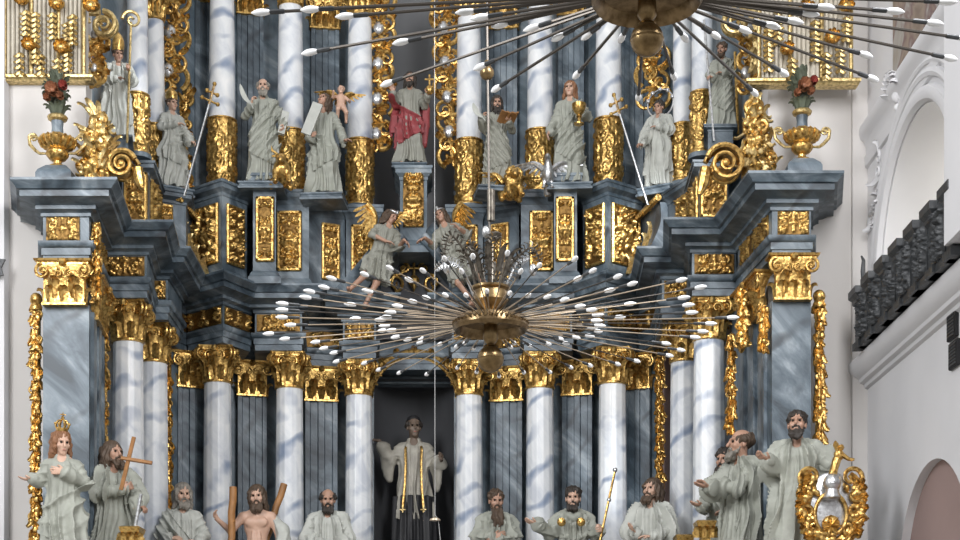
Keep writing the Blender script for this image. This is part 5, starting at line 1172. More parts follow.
F.chain([(.14, .08, 1.47), (.27, .08, 1.30), (.31, .06, 1.1), (.30, .05, .8), (.27, .04, .42)], [.04, .06, .065, .07, .05], .03); F.chain([(-.12, .10, 1.47), (-.25, .12, 1.25), (-.30, .10, 1.0), (-.34, .08, .78), (-.36, .05, .60)], [.04, .06, .065, .06, .03], .03); F.ell((0, .14, 1.0), (.26, .06, .5), .05)
for k in range(4): F.chain([(-.33 + .03 * k, .02, 1.0), (-.36 + .035 * k, .0, .66)], [.012, .020], .02); F.chain([(.26 + .02 * k, -.0 + .015 * k, 1.2), (.22 + .03 * k, .0, .45)], [.012, .020], .02)
obj('red_cloak', F.mesh(q.s), 'cloth_red', r, sharp=0); m = MB(); c = q.W(429.5, 86, -.30); m.ball(c + Vector((0, 0, -.06)), .07, 10); m.tube([c, c + Vector((0, 0, .17))], .016, 6); m.tube([c + Vector((-.07, 0, .1)), c + Vector((.07, 0, .1))], .016, 6); obj('orb', m, 'gilding', r)
q = S(497, 95, 23.1, feet=191, rz=8)
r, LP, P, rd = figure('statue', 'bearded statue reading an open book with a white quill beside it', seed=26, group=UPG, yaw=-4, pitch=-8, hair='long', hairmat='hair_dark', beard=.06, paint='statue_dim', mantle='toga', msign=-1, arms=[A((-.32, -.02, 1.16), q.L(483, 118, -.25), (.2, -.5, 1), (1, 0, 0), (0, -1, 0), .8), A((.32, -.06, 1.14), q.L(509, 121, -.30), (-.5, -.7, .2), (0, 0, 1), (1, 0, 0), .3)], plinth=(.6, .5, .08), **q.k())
quill(r, q.W(484, 119, -.32), q.W(473, 103, -.32), .04); openbook(r, q.W(508, 118, -.36), rot3(10, 20), .13, .24)
q = S(570, 80, 22.95, feet=188, rz=-4)
r, LP, P, rd = figure('statue', 'long-haired beardless statue holding a large gold cup against its shoulder', seed=27, group=UPG, yaw=-10, pitch=4, hair='long', hairmat='hair_auburn', skin='skin_pale', mantle='toga', msign=1, sway=-.03, knee=1, arms=[A((-.31, .0, 1.10), q.L(549, 132, -.15), (-.3, -.4, -1), (1, 0, 0), (0, -1, 0), .4), A((.33, -.08, 1.16), q.L(580, 113, -.3), (-.5, -.5, .7), (-1, .3, 0), (0, 0, 1), .6)], wide=.095, plinth=(.62, .5, .10), **q.k())
c = q.W(579, 115, -.36); obj('gold_cup', MB().lathe([(.07, -.14), (.075, -.12), (.03, -.10), (.022, -.04), (.04, -.02), (.03, .0), (.07, .04), (.10, .10), (.105, .16), (.09, .155), (.06, .06)], 18, tuple(c)), 'gilding', r)
q = S(659, 100, 22.5, feet=190, rz=-30)
r, LP, P, rd = figure('statue', 'statue with a starry silver halo holding a slanting cross staff at right', seed=28, group=UPG, yaw=-4, pitch=-8, hair='short', hairmat='hair_dark', mantle='cape', paint='statue_white', arms=[A((-.30, -.06, 1.14), q.L(642, 145, -.3), (-.6, -.8, 0), (0, 0, -1), (0, -.5, 1), .9), A((.29, -.02, 1.17), (.06, -.2, 1.2), (-1, -.1, .3), (0, .3, -1), (0, 0, 1), .3)], plinth=(.5, .4, .12), **q.k())
m = MB(); hc = q.W(660, 103, .06); m.tube([hc + Vector((.20 * cos(2 * PI * j / 28), .02, .20 * sin(2 * PI * j / 28))) for j in range(29)], .012, 6)
for j in range(5): a = PI * (j + .5) / 5; m.ball(hc + Vector((.20 * cos(a), 0, .20 * sin(a))), .035, 6, (1, .5, 1))
obj('halo', m, 'silver_leaf', r); crossbar_staff(r, q.W(648, 205, -.35), q.W(614.5, 97, -.35), .017, 'silver_leaf', [(.08, .09), (.20, .12)], 'gilding')
q = S(722, 42, 20.95, feet=132, rz=-16)
r, LP, P, rd = figure('statue', 'robed statue holding a tall thin gilt staff at upper right', seed=29, group=UPG, yaw=-14, pitch=-6, hair='short', hairmat='hair_brown', beard=.02, mantle='toga', msign=1, arms=[A((-.30, -.04, 1.16), q.L(712, 78, -.3), (-.6, -.8, .2), (0, 0, -1), (0, 0, 1), .9), A((.28, -.02, 1.17), (.05, -.2, 1.12), (-1, -.2, .1), (0, .3, -1), (0, 0, 1), .4)], **q.k())
staff(r, q.W(704, 20, -.3), q.W(714, 141, -.3), .016, 'silver_leaf', 'long_staff'); bk = staff(r, q.W(735, 52, -.1), q.W(738, 134, -.1), .02, 'gilding', 'gilt_rod')
# --- evangelist beasts
c = at(548, 178, 22.75); o = thing('eagle_figure', 'silver eagle with raised wings perched on the pedestal by the statue with a gold cup', 'eagle', (c.x, c.y, at(548, 190, 22.75).z))
F = Field((-.3, -.35, -.05), (.3, .3, .62), .013); F.ell((0, 0, .22), (.085, .10, .15), .03, rot3(0, -15)); F.cap((0, -.05, .34), (-.01, -.09, .43), .05, .04, .04); F.ell((-.01, -.11, .45), (.042, .055, .042), .02); F.cap((-.01, -.15, .45), (-.015, -.19, .42), .018, .006, .01); F.cap((0, .06, .14), (0, .16, .0), .05, .06, .04)
for sx in (-1, 1): F.cap((sx * .05, -.01, .14), (sx * .06, -.03, .03), .035, .02, .02); [F.cap((sx * .06, -.03, .03), (sx * .06 + k * .03, -.10, .015), .014, .008, .01) for k in (-1, 0, 1)]
obj('body', F.mesh(1.0), 'silver_leaf', o, sharp=0)
for sx in (-1, 1): wing(o, (sx * .06, .03, .30), (sx * .30, .06, .40), (0, 0, -.22), 'silver_leaf', 6, thick=.012)
def beast(name, label, px, py0, d, mat, kind, s=1.0, rz=0):
    c = at(px, py0, d); o = thing(name, label, kind, tuple(c), rz); F = Field((-.35, -.4, -.02), (.35, .35, .62), .014)
    F.ell((.02, .06, .17), (.13, .19, .14), .04); F.ell((0, -.12, .26), (.12, .11, .13), .05); F.ell((-.02, -.22, .36), (.075, .085, .08), .03); F.cap((-.03, -.27, .33), (-.04, -.33, .31), .05, .04, .03)
    for sx in (-1, 1): F.cap((sx * .09, -.15, .2), (sx * .10, -.22, .03), .05, .035, .03); F.cap((sx * .10, -.22, .03), (sx * .10, -.29, .025), .035, .03, .02); F.cap((sx * .11, .12, .14), (sx * .14, .02, .04), .07, .05, .03)
    if kind == 'lion':
        for i in range(40): a = 6.28 * RND.random(); b_ = RND.uniform(-.6, 1.2); F.ell((-.01 + .11 * cos(a), -.15 + .05 * sin(i), .34 + .11 * sin(a)), (.035, .04, .035), .01)
        for sx in (-1, 1): F.ell((sx * .06 - .02, -.2, .43), (.02, .015, .025), .01)
        F.chain([(.05, .22, .12), (.2, .25, .2), (.22, .2, .36)], [.03, .025, .035], .02)
    else:
        for sx in (-1, 1): F.ell((sx * .10 - .02, -.2, .40), (.04, .015, .02), .01); F.chain([(sx * .05 - .02, -.21, .43), (sx * .12 - .02, -.22, .47), (sx * .14 - .02, -.23, .54)], [.022, .018, .008], .01)
    obj('body', F.mesh(s), mat, o, sharp=0)
    if kind == 'lion': 
        for sx in (-1, 1): wing(o, (sx * .10, .05, .26), (sx * .28, .10, .40), (0, .02, -.2), mat, 5, thick=.012)
    return o
beast('lion_figure', 'small gilt winged lion lying at the feet of the statue reading a book', 511, 201, 22.85, 'gilding', 'lion', .95, .3)
beast('ox_figure', 'small gilt ox peering out beside the robe of the statue raising a quill', 281, 189, 22.75, 'gilding', 'ox', 1.0, .2)
# --- flying angels over the pediment
def angel(label, px, ytop, d, s, rz, arms, yaw, pitch, legs, seed, tiara, wings, roll=0, tilt=0):
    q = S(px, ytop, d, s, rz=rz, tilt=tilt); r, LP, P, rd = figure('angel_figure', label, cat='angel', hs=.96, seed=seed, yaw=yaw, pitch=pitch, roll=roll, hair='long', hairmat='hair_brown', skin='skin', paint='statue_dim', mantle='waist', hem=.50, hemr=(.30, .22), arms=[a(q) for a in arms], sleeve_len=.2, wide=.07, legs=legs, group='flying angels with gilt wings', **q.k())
    if tiara: m = MB(); m.ball(P(0, -.085, .10), .03, 8); m.tube([P(.088 * cos(a), .02 + .105 * sin(a), .075) for a in [PI + PI * j / 12 for j in range(13)]], .012, 6); obj('tiara', m, 'silver_leaf', r)
    for b, t, dr in wings: wing(r, q.W(*b), q.W(*t), Matrix.Rotation(-q.tilt, 3, 'Y') @ Vector(dr), 'gilding', 9)
    return r
angel('flying angel left of centre pointing right, one broad gilt wing raised behind', 392, 208, 23.3, .86, 14, [lambda q: A((-.28, -.10, 1.22), (.0, -.24, 1.14), (1, -.2, .1), (0, .2, -1), (0, 0, 1), .3), lambda q: A((.30, -.06, 1.18), q.L(404, 240, -.2), (1, -.2, -.5), (0, 0, -1), (0, -1, 0), .3)], 40, -12,
      [((-.08, .0, .9), (-.16, -.06, .52), (-.34, .06, .22)), ((.08, .0, .9), (.06, -.08, .45), (-.02, -.02, .02))], 31, True, [((367, 204, .12), (375, 227, .12), (-.44, 0, -.10)), ((392, 222, .15), (403, 213, .18), (.02, 0, -.20))], roll=8, tilt=16)
angel('flying angel right of centre with arm stretched left and gilt wing behind', 440, 206, 23.3, .92, -6, [lambda q: A((-.32, -.06, 1.24), q.L(425, 238, -.25), (-1, -.2, -.1), (0, 0, -1), (0, -1, 0), .2), lambda q: A((.32, .0, 1.22), (.20, -.2, 1.28), (-.4, -.3, .8), (0, .3, -1), (0, 0, 1), .4)], -16, 6,
      [((-.08, .0, .9), (-.12, -.10, .50), (-.02, -.02, .12)), ((.08, .0, .9), (.22, -.06, .50), (.30, .05, .14))], 32, True, [((462, 203, .12), (455, 226, .12), (.42, 0, -.12))], tilt=-21)
# --- gilt acanthus brackets with a big volute on the wing cornices
def big_bracket(label, px0, px1, yt, yb, d, sg, vx, vy, vr, seed):
    b = at((px0 + px1) / 2, yb, d); o = thing('gilt_scroll_bracket', label, 'bracket', tuple(b), 0, 'gilt acanthus brackets on the wing cornices'); rd = random.Random(seed); t = at((px0 + px1) / 2, yt, d); H = t.z - b.z; w = (px1 - px0) / 78
    F = Field((-w, -.4, -.05), (w, .4, H + .1), .016)
    F.chain([(-sg * w * .05, .02, .0), (-sg * w * .06, .0, H * .35), (sg * w * .02, .0, H * .65), (sg * w * .06, .0, H * .92)], [w * .42, w * .34, w * .27, w * .14], .06)
    for i in range(34):
        u = rd.random() ** 1.1; a = rd.uniform(-1.5, 1.5); r = w * (.40 - .24 * u); x = r * sin(a) - sg * w * .05 * (1 - 2 * u); z = H * (.04 + .9 * u); l = rd.uniform(.10, .2)
        F.chain([(x, -r * .8 * cos(a), z + l * .5), (x * 1.15, -r * .95 * cos(a) - .03, z), (x * 1.25, -r * .9 * cos(a) - .02, z - l * .7)], [.018, .036, .02], .018)
    obj('acanthus_body', F.mesh(1.0), 'gilding', o, sharp=0)
    m = MB()
    for i in range(54):
        u = rd.random(); a = rd.uniform(-1.5, 1.5); r = w * (.42 - .24 * u); c = Vector((r * sin(a) - sg * w * .05 * (1 - 2 * u), -r * .85 * cos(a) - .02, H * (.05 + .92 * u))); out = Vector((sin(a), -cos(a), .2)); m.leaf(c, out, (rd.uniform(-.8, .8), 0, rd.choice((-1, -.8, .9))), rd.uniform(.13, .24), rd.uniform(.08, .13), .9, 3, .3, .022)
    obj('acanthus_leaves', m, 'gilding_pale', o)
    for c, ux, rr_, tr, a0, dr in (((sg * w * .10, -.10, H * .84), sg, .22, 1.6, PI / 2, -1), ((-sg * w * .12, -.14, H * .60), -sg, .18, 1.4, -PI / 2, 1), ((-sg * w * .34, -.10, H * .16), -sg, .2, 1.4, PI / 2, -1)): obj('scroll', MB().scroll(c, (ux, 0, 0), (0, 0, 1), w * rr_, tr, a0, dr, .034, 26), 'gilding', o)
    p = at(vx, vy, d) - b; R_ = vr / 78; m = MB()
    for off in (-.16, .06): m.scroll(p + Vector((0, off, 0)), (-sg, 0, 0), (0, 0, 1), R_, 2.1, PI * .9, -1, .034, 44)
    n = 44; r0, r1 = [], []
    for i in range(n):
        u = i / (n - 1); a = PI * .9 - 2.1 * 2 * PI * u; r_ = R_ * (1 - .84 * u); v = Vector((-sg * r_ * cos(a), 0, r_ * sin(a))); r0.append(p + v + Vector((0, -.15, 0))); r1.append(p + v + Vector((0, .08, 0)))
    m.grid([r0, r1]); m.ball(p + Vector((0, -.15, 0)), .05, 10); vol = obj('volute', m, 'gilding', o)
    m = MB(); m.tube([p + Vector((sg * R_ * .95, -.04, -R_ * .1)), p + Vector((sg * R_ * 1.1, -.04, -R_ * .9)), p + Vector((sg * R_ * 1.3, -.04, -R_ * 1.5))], [.07, .07, .03], 8)
    for k in range(6): m.leaf(p + Vector((-sg * (R_ * .9 + .05 * k), -.10, R_ * (.6 - .2 * k))), (0, -1, 0), (-sg, 0, .5), .2, .12, .9, 3, .2, .02)
    obj('volute_leaves', m, 'gilding', o); return o
big_bracket('gilt acanthus bracket with one volute on the left wing cornice beside the flower urn', 82, 114, 113, 181, 18.9, 1, 124, 168, 13.5, 1)
big_bracket('gilt acanthus bracket with a large volute on the right wing cornice beside the flower urn', 738, 772, 100, 174, 18.75, -1, 724, 167, 18, 2)
# --- urns with flowers
def urn(label, px, d, y0, yfl0, side):
    b = at(px, y0, d); b.z = y0; o = thing('flower_urn', label, 'urn', tuple(b), 0, 'flower urns on the outer piers'); zt = at(px, yfl0, d).z - b.z; k = zt / 1.34
    def zz(z): return z + .07 * (1 - z / .85) if z < .85 else z
    def Lt(pr): return [(r * k, zz(z) * k) for r, z in pr]
    obj('foot_block', MB().block([(-.20 * k, -.18 * k), (.20 * k, -.18 * k), (.20 * k, .18 * k), (-.20 * k, .18 * k)], [(.03, 0), (.03, .03), (0, .06), (0, .13 * k), (-.02, .17 * k), (-.09 * k, .24 * k)]), 'marble_grey', o)
    obj('bowl', MB().lathe(Lt([(.085, .17), (.095, .20), (.045, .23), (.045, .26), (.09, .28), (.125, .33), (.125, .37), (.10, .40), (.16, .44), (.185, .48), (.19, .52), (.17, .55), (.10, .57), (.075, .60)]), 24), 'gilding', o)
    m = MB()
    for i in range(16): a = 2 * PI * i / 16; m.tube([Vector((.11 * k * cos(a), .11 * k * sin(a), zz(.42) * k)), Vector((.17 * k * cos(a), .17 * k * sin(a), zz(.455) * k)), Vector((.195 * k * cos(a), .195 * k * sin(a), zz(.51) * k)), Vector((.165 * k * cos(a), .165 * k * sin(a), zz(.555) * k))], [.014 * k, .026 * k, .03 * k, .014 * k], 6)
    obj('gadroons', m, 'gilding', o)
    for sx in (-1, 1): m = MB(); m.tube([Vector((sx * x * k, 0, zz(z) * k)) for x, z in ((.18, .52), (.25, .57), (.32, .55), (.31, .47), (.25, .40), (.20, .36), (.12, .36))], [.016, .022, .024, .022, .02, .018, .014], 8); m.scroll((sx * .27 * k, 0, zz(.55) * k), (sx, 0, 0), (0, 0, 1), .06, 1.2, 0, 1, .016, 16); obj('handle', m, 'gilding_pale', o)
    obj('neck', MB().lathe(Lt([(.07, .58), (.062, .68), (.07, .76)]), 18), 'marble_grey', o); obj('rim', MB().lathe(Lt([(.07, .75), (.105, .77), (.115, .80), (.10, .82), (.07, .81)]), 18), 'gilding_pale', o)
    rd = random.Random(int(px)); m = MB()
    for i in range(60): a = 6.28 * rd.random(); e = rd.uniform(-.9, 1.4); dv = Vector((cos(a) * cos(e), sin(a) * cos(e) * .9, sin(e))); m.leaf(Vector((0, 0, 1.06 * k)) + Vector((dv.x * .07, dv.y * .07, dv.z * .13)) * k, dv, Vector((dv.x * .4, dv.y * .4, 1)), rd.uniform(.10, .15) * k, .08 * k, .9, 3, .3, .014)
    for i in range(9): a = 2 * PI * i / 9; m.leaf((.05 * cos(a) * k, .05 * sin(a) * k, .82 * k), (cos(a), sin(a), 0), (cos(a) * .25, sin(a) * .25, 1), .17 * k, .085 * k, .9, 3, .2, .012)
    m.ball((0, 0, 1.05 * k), .10 * k, 12, (1, .9, 1.7)); obj('leaves', m, 'leaf_green', o)
    for j, (x, y, z, rr_, mt) in enumerate(((-.01, -.13, 1.05, .105, 'flower_orange'), (.10, -.11, 1.11, .07, 'flower_red'), (-.08, -.10, .98, .06, 'flower_orange'), (.07, -.12, .99, .06, 'flower_orange'))):
        c = Vector((x, y, z)) * k; fl = obj('flower', MB().ball(c, rr_ * .62 * k, 10), mt, o)
        m = MB()
        for q_ in range(14): a = 2 * PI * q_ / 14; m.leaf(c + Vector((0, -.02 * (q_ % 2), 0)), (0, -1, 0), (cos(a), -.6 - .5 * (q_ % 2), sin(a)), rr_ * 1.1 * k, rr_ * .8 * k, .6, 1, .3, .014)
        obj('petals', m, mt, fl)
urn('gilt two-handled urn of painted flowers on the left pier', 57.5, 18.75, ZKL + HC + .90, 70, -1)
urn('gilt two-handled urn of painted flowers on the right pier', 802, 18.5, ZKR + HC + .90, 66, 1)
# --- coat of arms
c = at(831, 545, 17.1); o = thing('coat_of_arms', 'gilt carved coat of arms with silver helmet and shield at lower right', 'coat of arms', tuple(c))
def cp(px, py, dd=0): return at(px, py, 17.1 + dd)
F = Field(tuple(cp(806, 548, -.25) - Vector((.1, .1, .1))), tuple(cp(858, 474, .2) + Vector((.1, .1, .1))), .014)
sh = [(-1, .75), (1, .75)]
cc = cp(831, 510, .04); F.ell(cc, (.30, .06, .42), .03); v, f = F.mesh(1.0); obj('shield', (v, f), 'silver_leaf', o, True, sharp=0)
m = MB(); m.ball(cp(831, 524, -.05), .10, 10, (1, .4, 1)); [m.leaf(cp(831, 526, -.08), (0, -1, 0), (cos(a), 0, sin(a)), .13, .05, .5, 2, .2, .015) for a in [2 * PI * k / 7 for k in range(7)]]; m.tube([cp(831 + 16 * cos(2 * PI * k / 24), 514 - 21 * sin(2 * PI * k / 24), -.06) for k in range(25)], .022, 8); obj('shield_charge', m, 'gilding', o, True)
m = MB(); h = cp(832, 483, -.12); m.ball(h, .10, 14, (1, 1, 1.05)); m.lathe([(.06, -.18), (.10, -.16), (.07, -.09), (.08, -.02)], 14, tuple(h)); m.tube([h + Vector((-.07, -.05, .0)), h + Vector((0, -.10, -.01)), h + Vector((.07, -.05, 0))], .014, 6); obj('helmet', m, 'silver_leaf', o, True)
m = MB(); e = cp(839, 455, -.08); m.ball(e, .06, 10, (1, .8, 1.1)); m.ball(e + Vector((.02, -.02, .08)), .035, 8); m.tube([e + Vector((.03, -.02, .0)), e + Vector((.10, -.03, -.05)), e + Vector((.16, -.03, -.055))], [.03, .022, .015], 6); m.tube([e + Vector((-.02, 0, -.04)), e + Vector((-.05, 0, -.14)), h + Vector((0, 0, .06))], [.05, .045, .05], 8); m.leaf(e + Vector((-.02, -.03, .05)), (0, -1, 0), (-.4, 0, 1), .12, .07, .6, 2, .2, .015); obj('crest', m, 'gilding', o, True)
rd = random.Random(5)
for sg in (-1, 1):
    for (dx, py, r_, tr, a0, dr) in ((21, 477, .13, 1.5, -PI / 2, 1), (25, 495, .10, 1.3, PI / 2, -1), (24, 512, .10, 1.4, -PI / 2, 1), (18, 528, .11, 1.4, PI / 2, -1)): obj('scroll', MB().scroll(cp(831 + sg * dx, py, -.04), (sg, 0, 0), (0, 0, 1), r_, tr, a0, dr, .032, 26), 'gilding', o, True)
m = MB()
for sg in (-1, 1):
    for k in range(16): t = k / 15; px = 831 + sg * (14 + 12 * sin(PI * (.15 + .8 * t))); py = 474 + 66 * t; a = (0 if sg > 0 else PI) + rd.uniform(-.9, .9); m.leaf(cp(px, py, -.04), (0, -1, 0), (cos(a), 0, sin(a)), .16, .10, .9, 3, .25, .03)
obj('mantling_leaves', m, 'gilding', o, True)
F = Field(tuple(cp(796, 552, -.2) - Vector((0, 0, .05))), tuple(cp(868, 464, .2) + Vector((0, 0, .05))), .015); rd = random.Random(9)
for i in range(25): a = -PI * .62 + i / 24 * PI * 1.24 + PI / 2; F.cap(cp(831 + (26 - 8 * max(0, sin(a))) * cos(a), 510 + 34 * sin(a), .05), cp(831 + (26 - 8 * max(0, sin(a + .12))) * cos(a + .12), 510 + 34 * sin(a + .12), .05), .06, None, .04)
for i in range(60):
    a = rd.uniform(-.35 * PI, 1.35 * PI); k = rd.uniform(.92, 1.15); p = cp(831 + (26 - 8 * max(0, sin(a))) * k * cos(a), 512 + 34 * k * sin(a), -.02); b2 = a + rd.uniform(-1.4, 1.4); q2 = p + Vector((cos(b2), 0, sin(b2))) * .10; F.chain([p, p.lerp(q2, .5) + Vector((0, -.03, 0)), q2], [.018, .032, .016], .015)
obj('mantling', F.mesh(1.0), 'gilding', o, True, sharp=0)
m = MB(); m.slab(plan([(812, 17.2), (850, 17.2), (850, 17.95), (812, 17.95)], 3), 0, at(831, 560, 17.3).z + .0); struct('wall_podium.001', m, 'marble_grey')
# --- small gilt ornaments at the lower edge
for px, y, d, lab in ((132, 527, 18.4, 'small gilt bowl finial beside the rod of the cross-bearing statue'), (705, 521, 19.2, 'gilt carved bracket below the hands of the profile statue'), (684, 535, 20.6, 'gilt ledge at the foot of the half hidden right column')):
    b = at(px, y + 22, d); o = thing('gilt_bracket', lab, 'bracket', tuple(b)); t0 = at(px, y, d).z - b.z; m = MB(); w = .095
    m.block([(-w, -.12), (w, -.12), (w, .15), (-w, .15)], [(-.04, 0), (-.04, t0 * .3), (-.02, t0 * .55), (0, t0 * .6), (.02, t0 * .8), (.03, t0 * .95), (.0, t0)])
    obj('bracket_body', m, 'gilding', o); m = MB()
    for k in range(3): m.leaf((-w + w * k, -.10, t0 * .2), (0, -1, 0), (0, 0, 1), t0 * .6, .16, .8, 3, .1, .02)
    obj('leaf_ornament', m, 'gilding', o)
# ---------------------------------------------------------------- chandeliers
def bulb_mesh(s=1.0): return MB().lathe([(.004, 0), (.012, .002), (.017, .02), (.020, .045), (.0185, .068), (.012, .088), (.005, .102), (.001, .106)], 12)
BM = None
def set_arm(root, a, b, rad, mrod, bl=.11, bend=0.0, bw=1.0):
    # one arm: a rod from the hub, a dark socket and a white candle bulb
    a = Vector(a); b = Vector(b); d = (b - a).normalized(); e = b - d * bl; so = e - d * .085
    mid = [a.lerp(so, t) + Vector((0, 0, bend * sin(PI * t))) for t in (0, .25, .5, .75, 1)]
    r = obj('arm', MB().tube(mid, rad, 6), mrod, root)
    obj('socket', MB().tube([so, so + d * .01, e - d * .004, e], [rad * 1.2, rad * .6 + .0085, rad * .6 + .0085, .010], 8), 'black_iron', r)
    key = round(bl, 3); T = Matrix.Translation(e) @ d.to_track_quat('Z', 'Y').to_matrix().to_4x4()
    m = bulb_mesh(); k = bl / .106
    obj('bulb', MB().add([T @ Vector((x * k * bw, y * k * bw, z * k)) for x, y, z in m.v], m.f), 'bulb_glass', r)
def hub(root, R, ball, drop, tall):
    obj('hub_ring', MB().lathe([(R * .2, .035), (R * .6, .03), (R * .82, .015), (R * .90, -.03), (R * .98, -.045), (R * 1.04, -.02), (R * 1.02, .02), (R * .94, .05), (R * .5, .07), (R * .2, .10)], 40), 'dark_brass', root)
    m = MB()
    for i in range(44): a = 2 * PI * i / 44; m.ball((R * 1.0 * cos(a), R * 1.0 * sin(a), .012), .016, 6)
    obj('beaded_rim', m, 'brass', root)
    obj('spindle', MB().lathe([(.03, -drop + ball * .8), (.05, -drop + ball * .95), (.03, -drop + ball * 1.1), (.05, -.11), (.055, -.10), (.05, .0), (.10, .03)], 16), 'brass', root)
    m = MB(); m.ball((0, 0, -drop), ball, 24); m.lathe([(ball * .995, -drop - .006), (ball * 1.03, -drop), (ball * .995, -drop + .006)], 28); obj('brass_ball', m, 'brass', root)
# lower chandelier
CL = at(490.5, 325, 11.2); ch = thing('chandelier', 'wide brass spider chandelier hanging in the middle, its white bulbs on long thin arms', 'chandelier', tuple(CL))
hub(ch, .262, .096, .245, 0)
rd = random.Random(11)
for tier, (n, R, dz, r0, ph) in enumerate(((50, 1.72, .0, .25, .0), (34, .84, .015, .25, .06), (16, 1.05, .10, .2, .1))):
    for i in range(n):
        a = 2 * PI * (i + ph * 5) / n + rd.uniform(-.015, .015); R2 = R * (rd.uniform(.84, 1.03) if tier == 0 else rd.uniform(.96, 1.02)); u = Vector((cos(a), sin(a), 0))
        set_arm(ch, u * r0 + Vector((0, 0, .015 + .02 * tier)), u * R2 + Vector((0, 0, dz + rd.uniform(-.012, .012))), .0043, 'rod_tan' if (i + tier) % 3 else 'rod_metal', .088, .0)
obj('vase', MB().lathe([(.06, .08), (.10, .12), (.13, .17), (.12, .24), (.14, .255), (.14, .27), (.10, .275)], 20), 'brass', ch)
top = at(489, 184, 11.2) - CL
sus = obj('suspension_rod', MB().tube([(0, 0, .2), top, at(486.5, -30, 11.2) - CL], .009, 8), 'rod_metal', ch)
m = MB(); m.tube([at(491, 221, 11.2) - CL, at(491, 190, 11.2) - CL], .028, 10); obj('rod_sleeve', m, 'dark_bronze', ch)
p = at(487, 73, 11.2) - CL; m = MB(); m.ball(p, .052, 16); m.lathe([(.02, .04), (.03, .06), (.015, .09)], 10, tuple(p)); obj('rod_ball', m, 'brass', ch)
# curled metal leaves above the hub
def bent_leaf(pts_px, w, mat, ndroop=1, d=11.2, seedd=0):
    pts = [at(x, y, d + q) - CL for x, y, q in pts_px]; m = MB(); n = 18; C = []
    for i in range(n):
        t = i / (n - 1) * (len(pts) - 1); k = min(int(t), len(pts) - 2); u = t - k
        p0, p1, p2, p3 = pts[max(k - 1, 0)], pts[k], pts[k + 1], pts[min(k + 2, len(pts) - 1)]
        C.append(.5 * ((2 * p1) + (p2 - p0) * u + (2 * p0 - 5 * p1 + 4 * p2 - p3) * u * u + (3 * p1 - p0 - 3 * p2 + p3) * u ** 3))
    m.tube(C, [.012 - .007 * i / n for i in range(n)], 6)
    for i in range(4, n):
        d_ = (C[min(i + 1, n - 1)] - C[i - 1]).normalized(); s_ = d_.cross(Vector((0, 1, 0))).normalized(); L = w * sin(PI * min(1, .15 + (i - 4) / (n - 4) * .85)) ** .6
        for sg in (-1, 1): m.tube([C[i], C[i] + s_ * sg * L * .6 + d_ * L * .25 + Vector((0, -.01, 0)), C[i] + s_ * sg * L - d_ * L * .15], [.010, .011, .003], 5, .5)
    return obj('curled_leaf', m, mat, ch)
bent_leaf([(478, 300, 0), (470, 262, -.03), (455, 238, -.08), (447, 240, -.1), (444, 256, -.12)], .055, 'dark_bronze')
bent_leaf([(484, 298, .0), (480, 262, -.10), (470, 246, -.18), (462, 262, -.22)], .05, 'dark_bronze'); bent_leaf([(476, 300, .1), (462, 270, .1), (448, 262, .12), (436, 270, .12)], .045, 'silver_leaf')
bent_leaf([(496, 300, 0), (504, 275, 0), (520, 255, -.05), (533, 248, -.06), (540, 262, -.06)], .055, 'dark_bronze'); bent_leaf([(500, 300, .05), (508, 282, .1), (518, 262, .12), (528, 258, .15)], .045, 'silver_leaf')
bent_leaf([(490, 298, -.05), (489, 265, -.12), (492, 240, -.2), (500, 236, -.24)], .05, 'dark_bronze')
for x, y, q_ in ((471, 262, .0), (447, 268, .1), (533, 270, -.05), (486, 232, 0)): obj('leaf_bud', MB().ball(at(x, y, 11.2 + q_) - CL, .03, 10, (1, 1, 1.5)), 'silver_leaf', ch)
for k in range(10):
    a = 2 * PI * k / 10 + .2; m = MB(); m.tube([Vector((.05 * cos(a), .05 * sin(a), .25)), Vector((.12 * cos(a), .12 * sin(a), .38)), Vector((.15 * cos(a), .15 * sin(a), .52 + .05 * (k % 3)))], [.009, .008, .004], 6); m.leaf(Vector((.12 * cos(a), .12 * sin(a), .36)), (cos(a), sin(a), 0), (cos(a) * .3, sin(a) * .3, 1), .22, .06, .8, 3, .1, .008); obj('stem', m, 'dark_bronze', ch)
# upper chandelier, nearer the camera
CU = at(647, -3, 8.6); cu = thing('chandelier', 'nearer dark brass chandelier cut by the top edge, long arms sweeping across the picture', 'chandelier', tuple(CU))
hub(cu, .295, .092, .235, 0)
BUL = [(251, 13), (335, 17), (301, 54), (380, 86), (392, 44), (473, 70), (491, 92), (455, 13), (470, 19), (491, 27), (523, 31), (551, 41), (581, 40), (619, 43), (573, 79), (638, 101), (675, 80), (688, 42), (721, 39), (758, 96), (789, 76), (752, 33), (781, 28), (804, 23), (820, 15), (873, 57), (879, 81), (944, 24), (958, 60), (975, 40), (958, 2), (300, 10), (836, 8), (905, 12)]
for i, (px, py) in enumerate(BUL):
    b = atz(px, py, CU.z) - CU; u = Vector((b.x, b.y, 0)).normalized()
    set_arm(cu, u * .285 + Vector((0, 0, .02)), b, .0095, 'rod_metal', .108, .0, 1.0)
for i in range(30):
    a = PI + PI * (i + .5) / 30; R = 2.25 if i % 2 else 1.5; u = Vector((cos(a), sin(a), 0)); p = CU + u * R
    py = 270 - FPX * ((p.z - CAMZ) / p.y - RISE)
    if py > -22: continue
    set_arm(cu, u * .285 + Vector((0, 0, .02)), u * R, .0095, 'rod_metal', .108)
obj('suspension_rod', MB().tube([(0, 0, .05), (0, 0, 5.0)], .014, 8), 'rod_metal', cu)
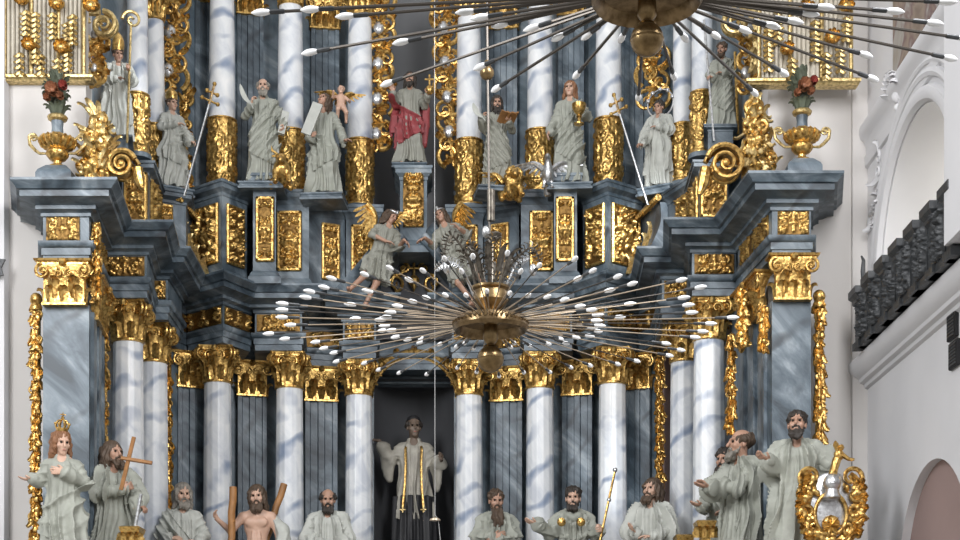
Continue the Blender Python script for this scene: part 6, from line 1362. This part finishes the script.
# thin white cord with a little dish before the central niche
c0_ = at(434.5, -20, 14.0); c1_ = at(435, 515, 14.0)
cd = thing('hanging_cord', 'thin white cord hanging straight down before the central niche, small dish at its end', 'cord', tuple(c1_)); obj('line', MB().tube([c0_ - c1_, (0, 0, 0), (.03, 0, -.04), (.05, 0, -.25)], .0024, 6), 'cord_white', cd); obj('dish', MB().lathe([(.005, -.02), (.045, -.035), (.05, -.05), (.02, -.055)], 12, (0, 0, .0)), 'rod_tan', cd)
# ---------------------------------------------------------------- light
wd = bpy.data.worlds.new('World'); SC.world = wd; wd.use_nodes = True; t = wd.node_tree; bg = t.nodes['Background']
tc = t.nodes.new('ShaderNodeTexCoord'); sp = t.nodes.new('ShaderNodeSeparateXYZ'); t.links.new(tc.outputs['Generated'], sp.inputs[0])
rp = ramp(t, [(.28, (.34, .325, .305)), (.50, (.55, .545, .54)), (.75, (.90, .905, .92))]); mr = t.nodes.new('ShaderNodeMapRange'); mr.inputs['From Min'].default_value = -1; t.links.new(sp.outputs['Z'], mr.inputs['Value']); t.links.new(mr.outputs['Result'], rp.inputs['Fac']); t.links.new(rp.outputs['Color'], bg.inputs['Color']); bg.inputs['Strength'].default_value = .72
def area(name, loc, target, sx, sy, power, col):
    l = bpy.data.lights.new(name, 'AREA'); l.shape = 'RECTANGLE'; l.size = sx; l.size_y = sy; l.energy = power; l.color = col
    o = bpy.data.objects.new(name, l); COL.objects.link(o); o.location = loc; o.rotation_euler = (Vector(target) - Vector(loc)).to_track_quat('-Z', 'Y').to_euler(); return o
area('window_light_right', (3.9, 7.5, 11.0), (-2.0, 24, 7), 3.0, 6, 1150, (.98, .98, 1.0))
area('window_light_left', (-8.5, 5.5, 11.0), (-.5, 24, 7), 3.5, 6, 1250, (.97, .98, 1.0))
def beam(name, loc, target, power, deg, col):       # narrow spot aimed at one part of the altar
    l = bpy.data.lights.new(name, 'SPOT'); l.energy = power; l.color = col; l.spot_size = math.radians(deg); l.spot_blend = .7; l.shadow_soft_size = .25
    o = bpy.data.objects.new(name, l); COL.objects.link(o); o.location = loc; o.rotation_euler = (Vector(target) - Vector(loc)).to_track_quat('-Z', 'Y').to_euler()
beam('window_beam_right', (3.9, 9.0, 12.0), (2.16, 22.9, 8.75), 8000, 4.6, (.88, .94, 1.0))
beam('fill_beam_left', (-2.2, 18.6, 13.0), (-4.9, 21.2, 9.9), 420, 22, (.92, .96, 1.0))  # spot added in mid-air to brighten the mitred bishop and nearby column
beam('window_beam_low', (3.9, 9.0, 9.5), (2.05, 22.8, 5.3), 2600, 6, (.90, .95, 1.0))
area('window_light_tribune', (XR + 1.3, uac[0], uac[1] + uar - .1), (XR + 1.1, uac[0], zb), 1.2, 1.2, 45, (1.0, .97, .9))
# ---------------------------------------------------------------- camera
cam = bpy.data.cameras.new('camera'); cam.sensor_width = 36; cam.sensor_fit = 'HORIZONTAL'; cam.lens = FPX / 960 * 36; cam.shift_y = RISE * FPX / 960; co = bpy.data.objects.new('camera', cam); COL.objects.link(co)
co.location = (0, 0, CAMZ); co.rotation_euler = (PI / 2, 0, 0); SC.camera = co; cam.clip_end = 200
SC.view_settings.view_transform = 'Standard'; SC.view_settings.look = 'None'; SC.view_settings.gamma = 1; SC.view_settings.use_curve_mapping = False; SC.view_settings.exposure = 0.34
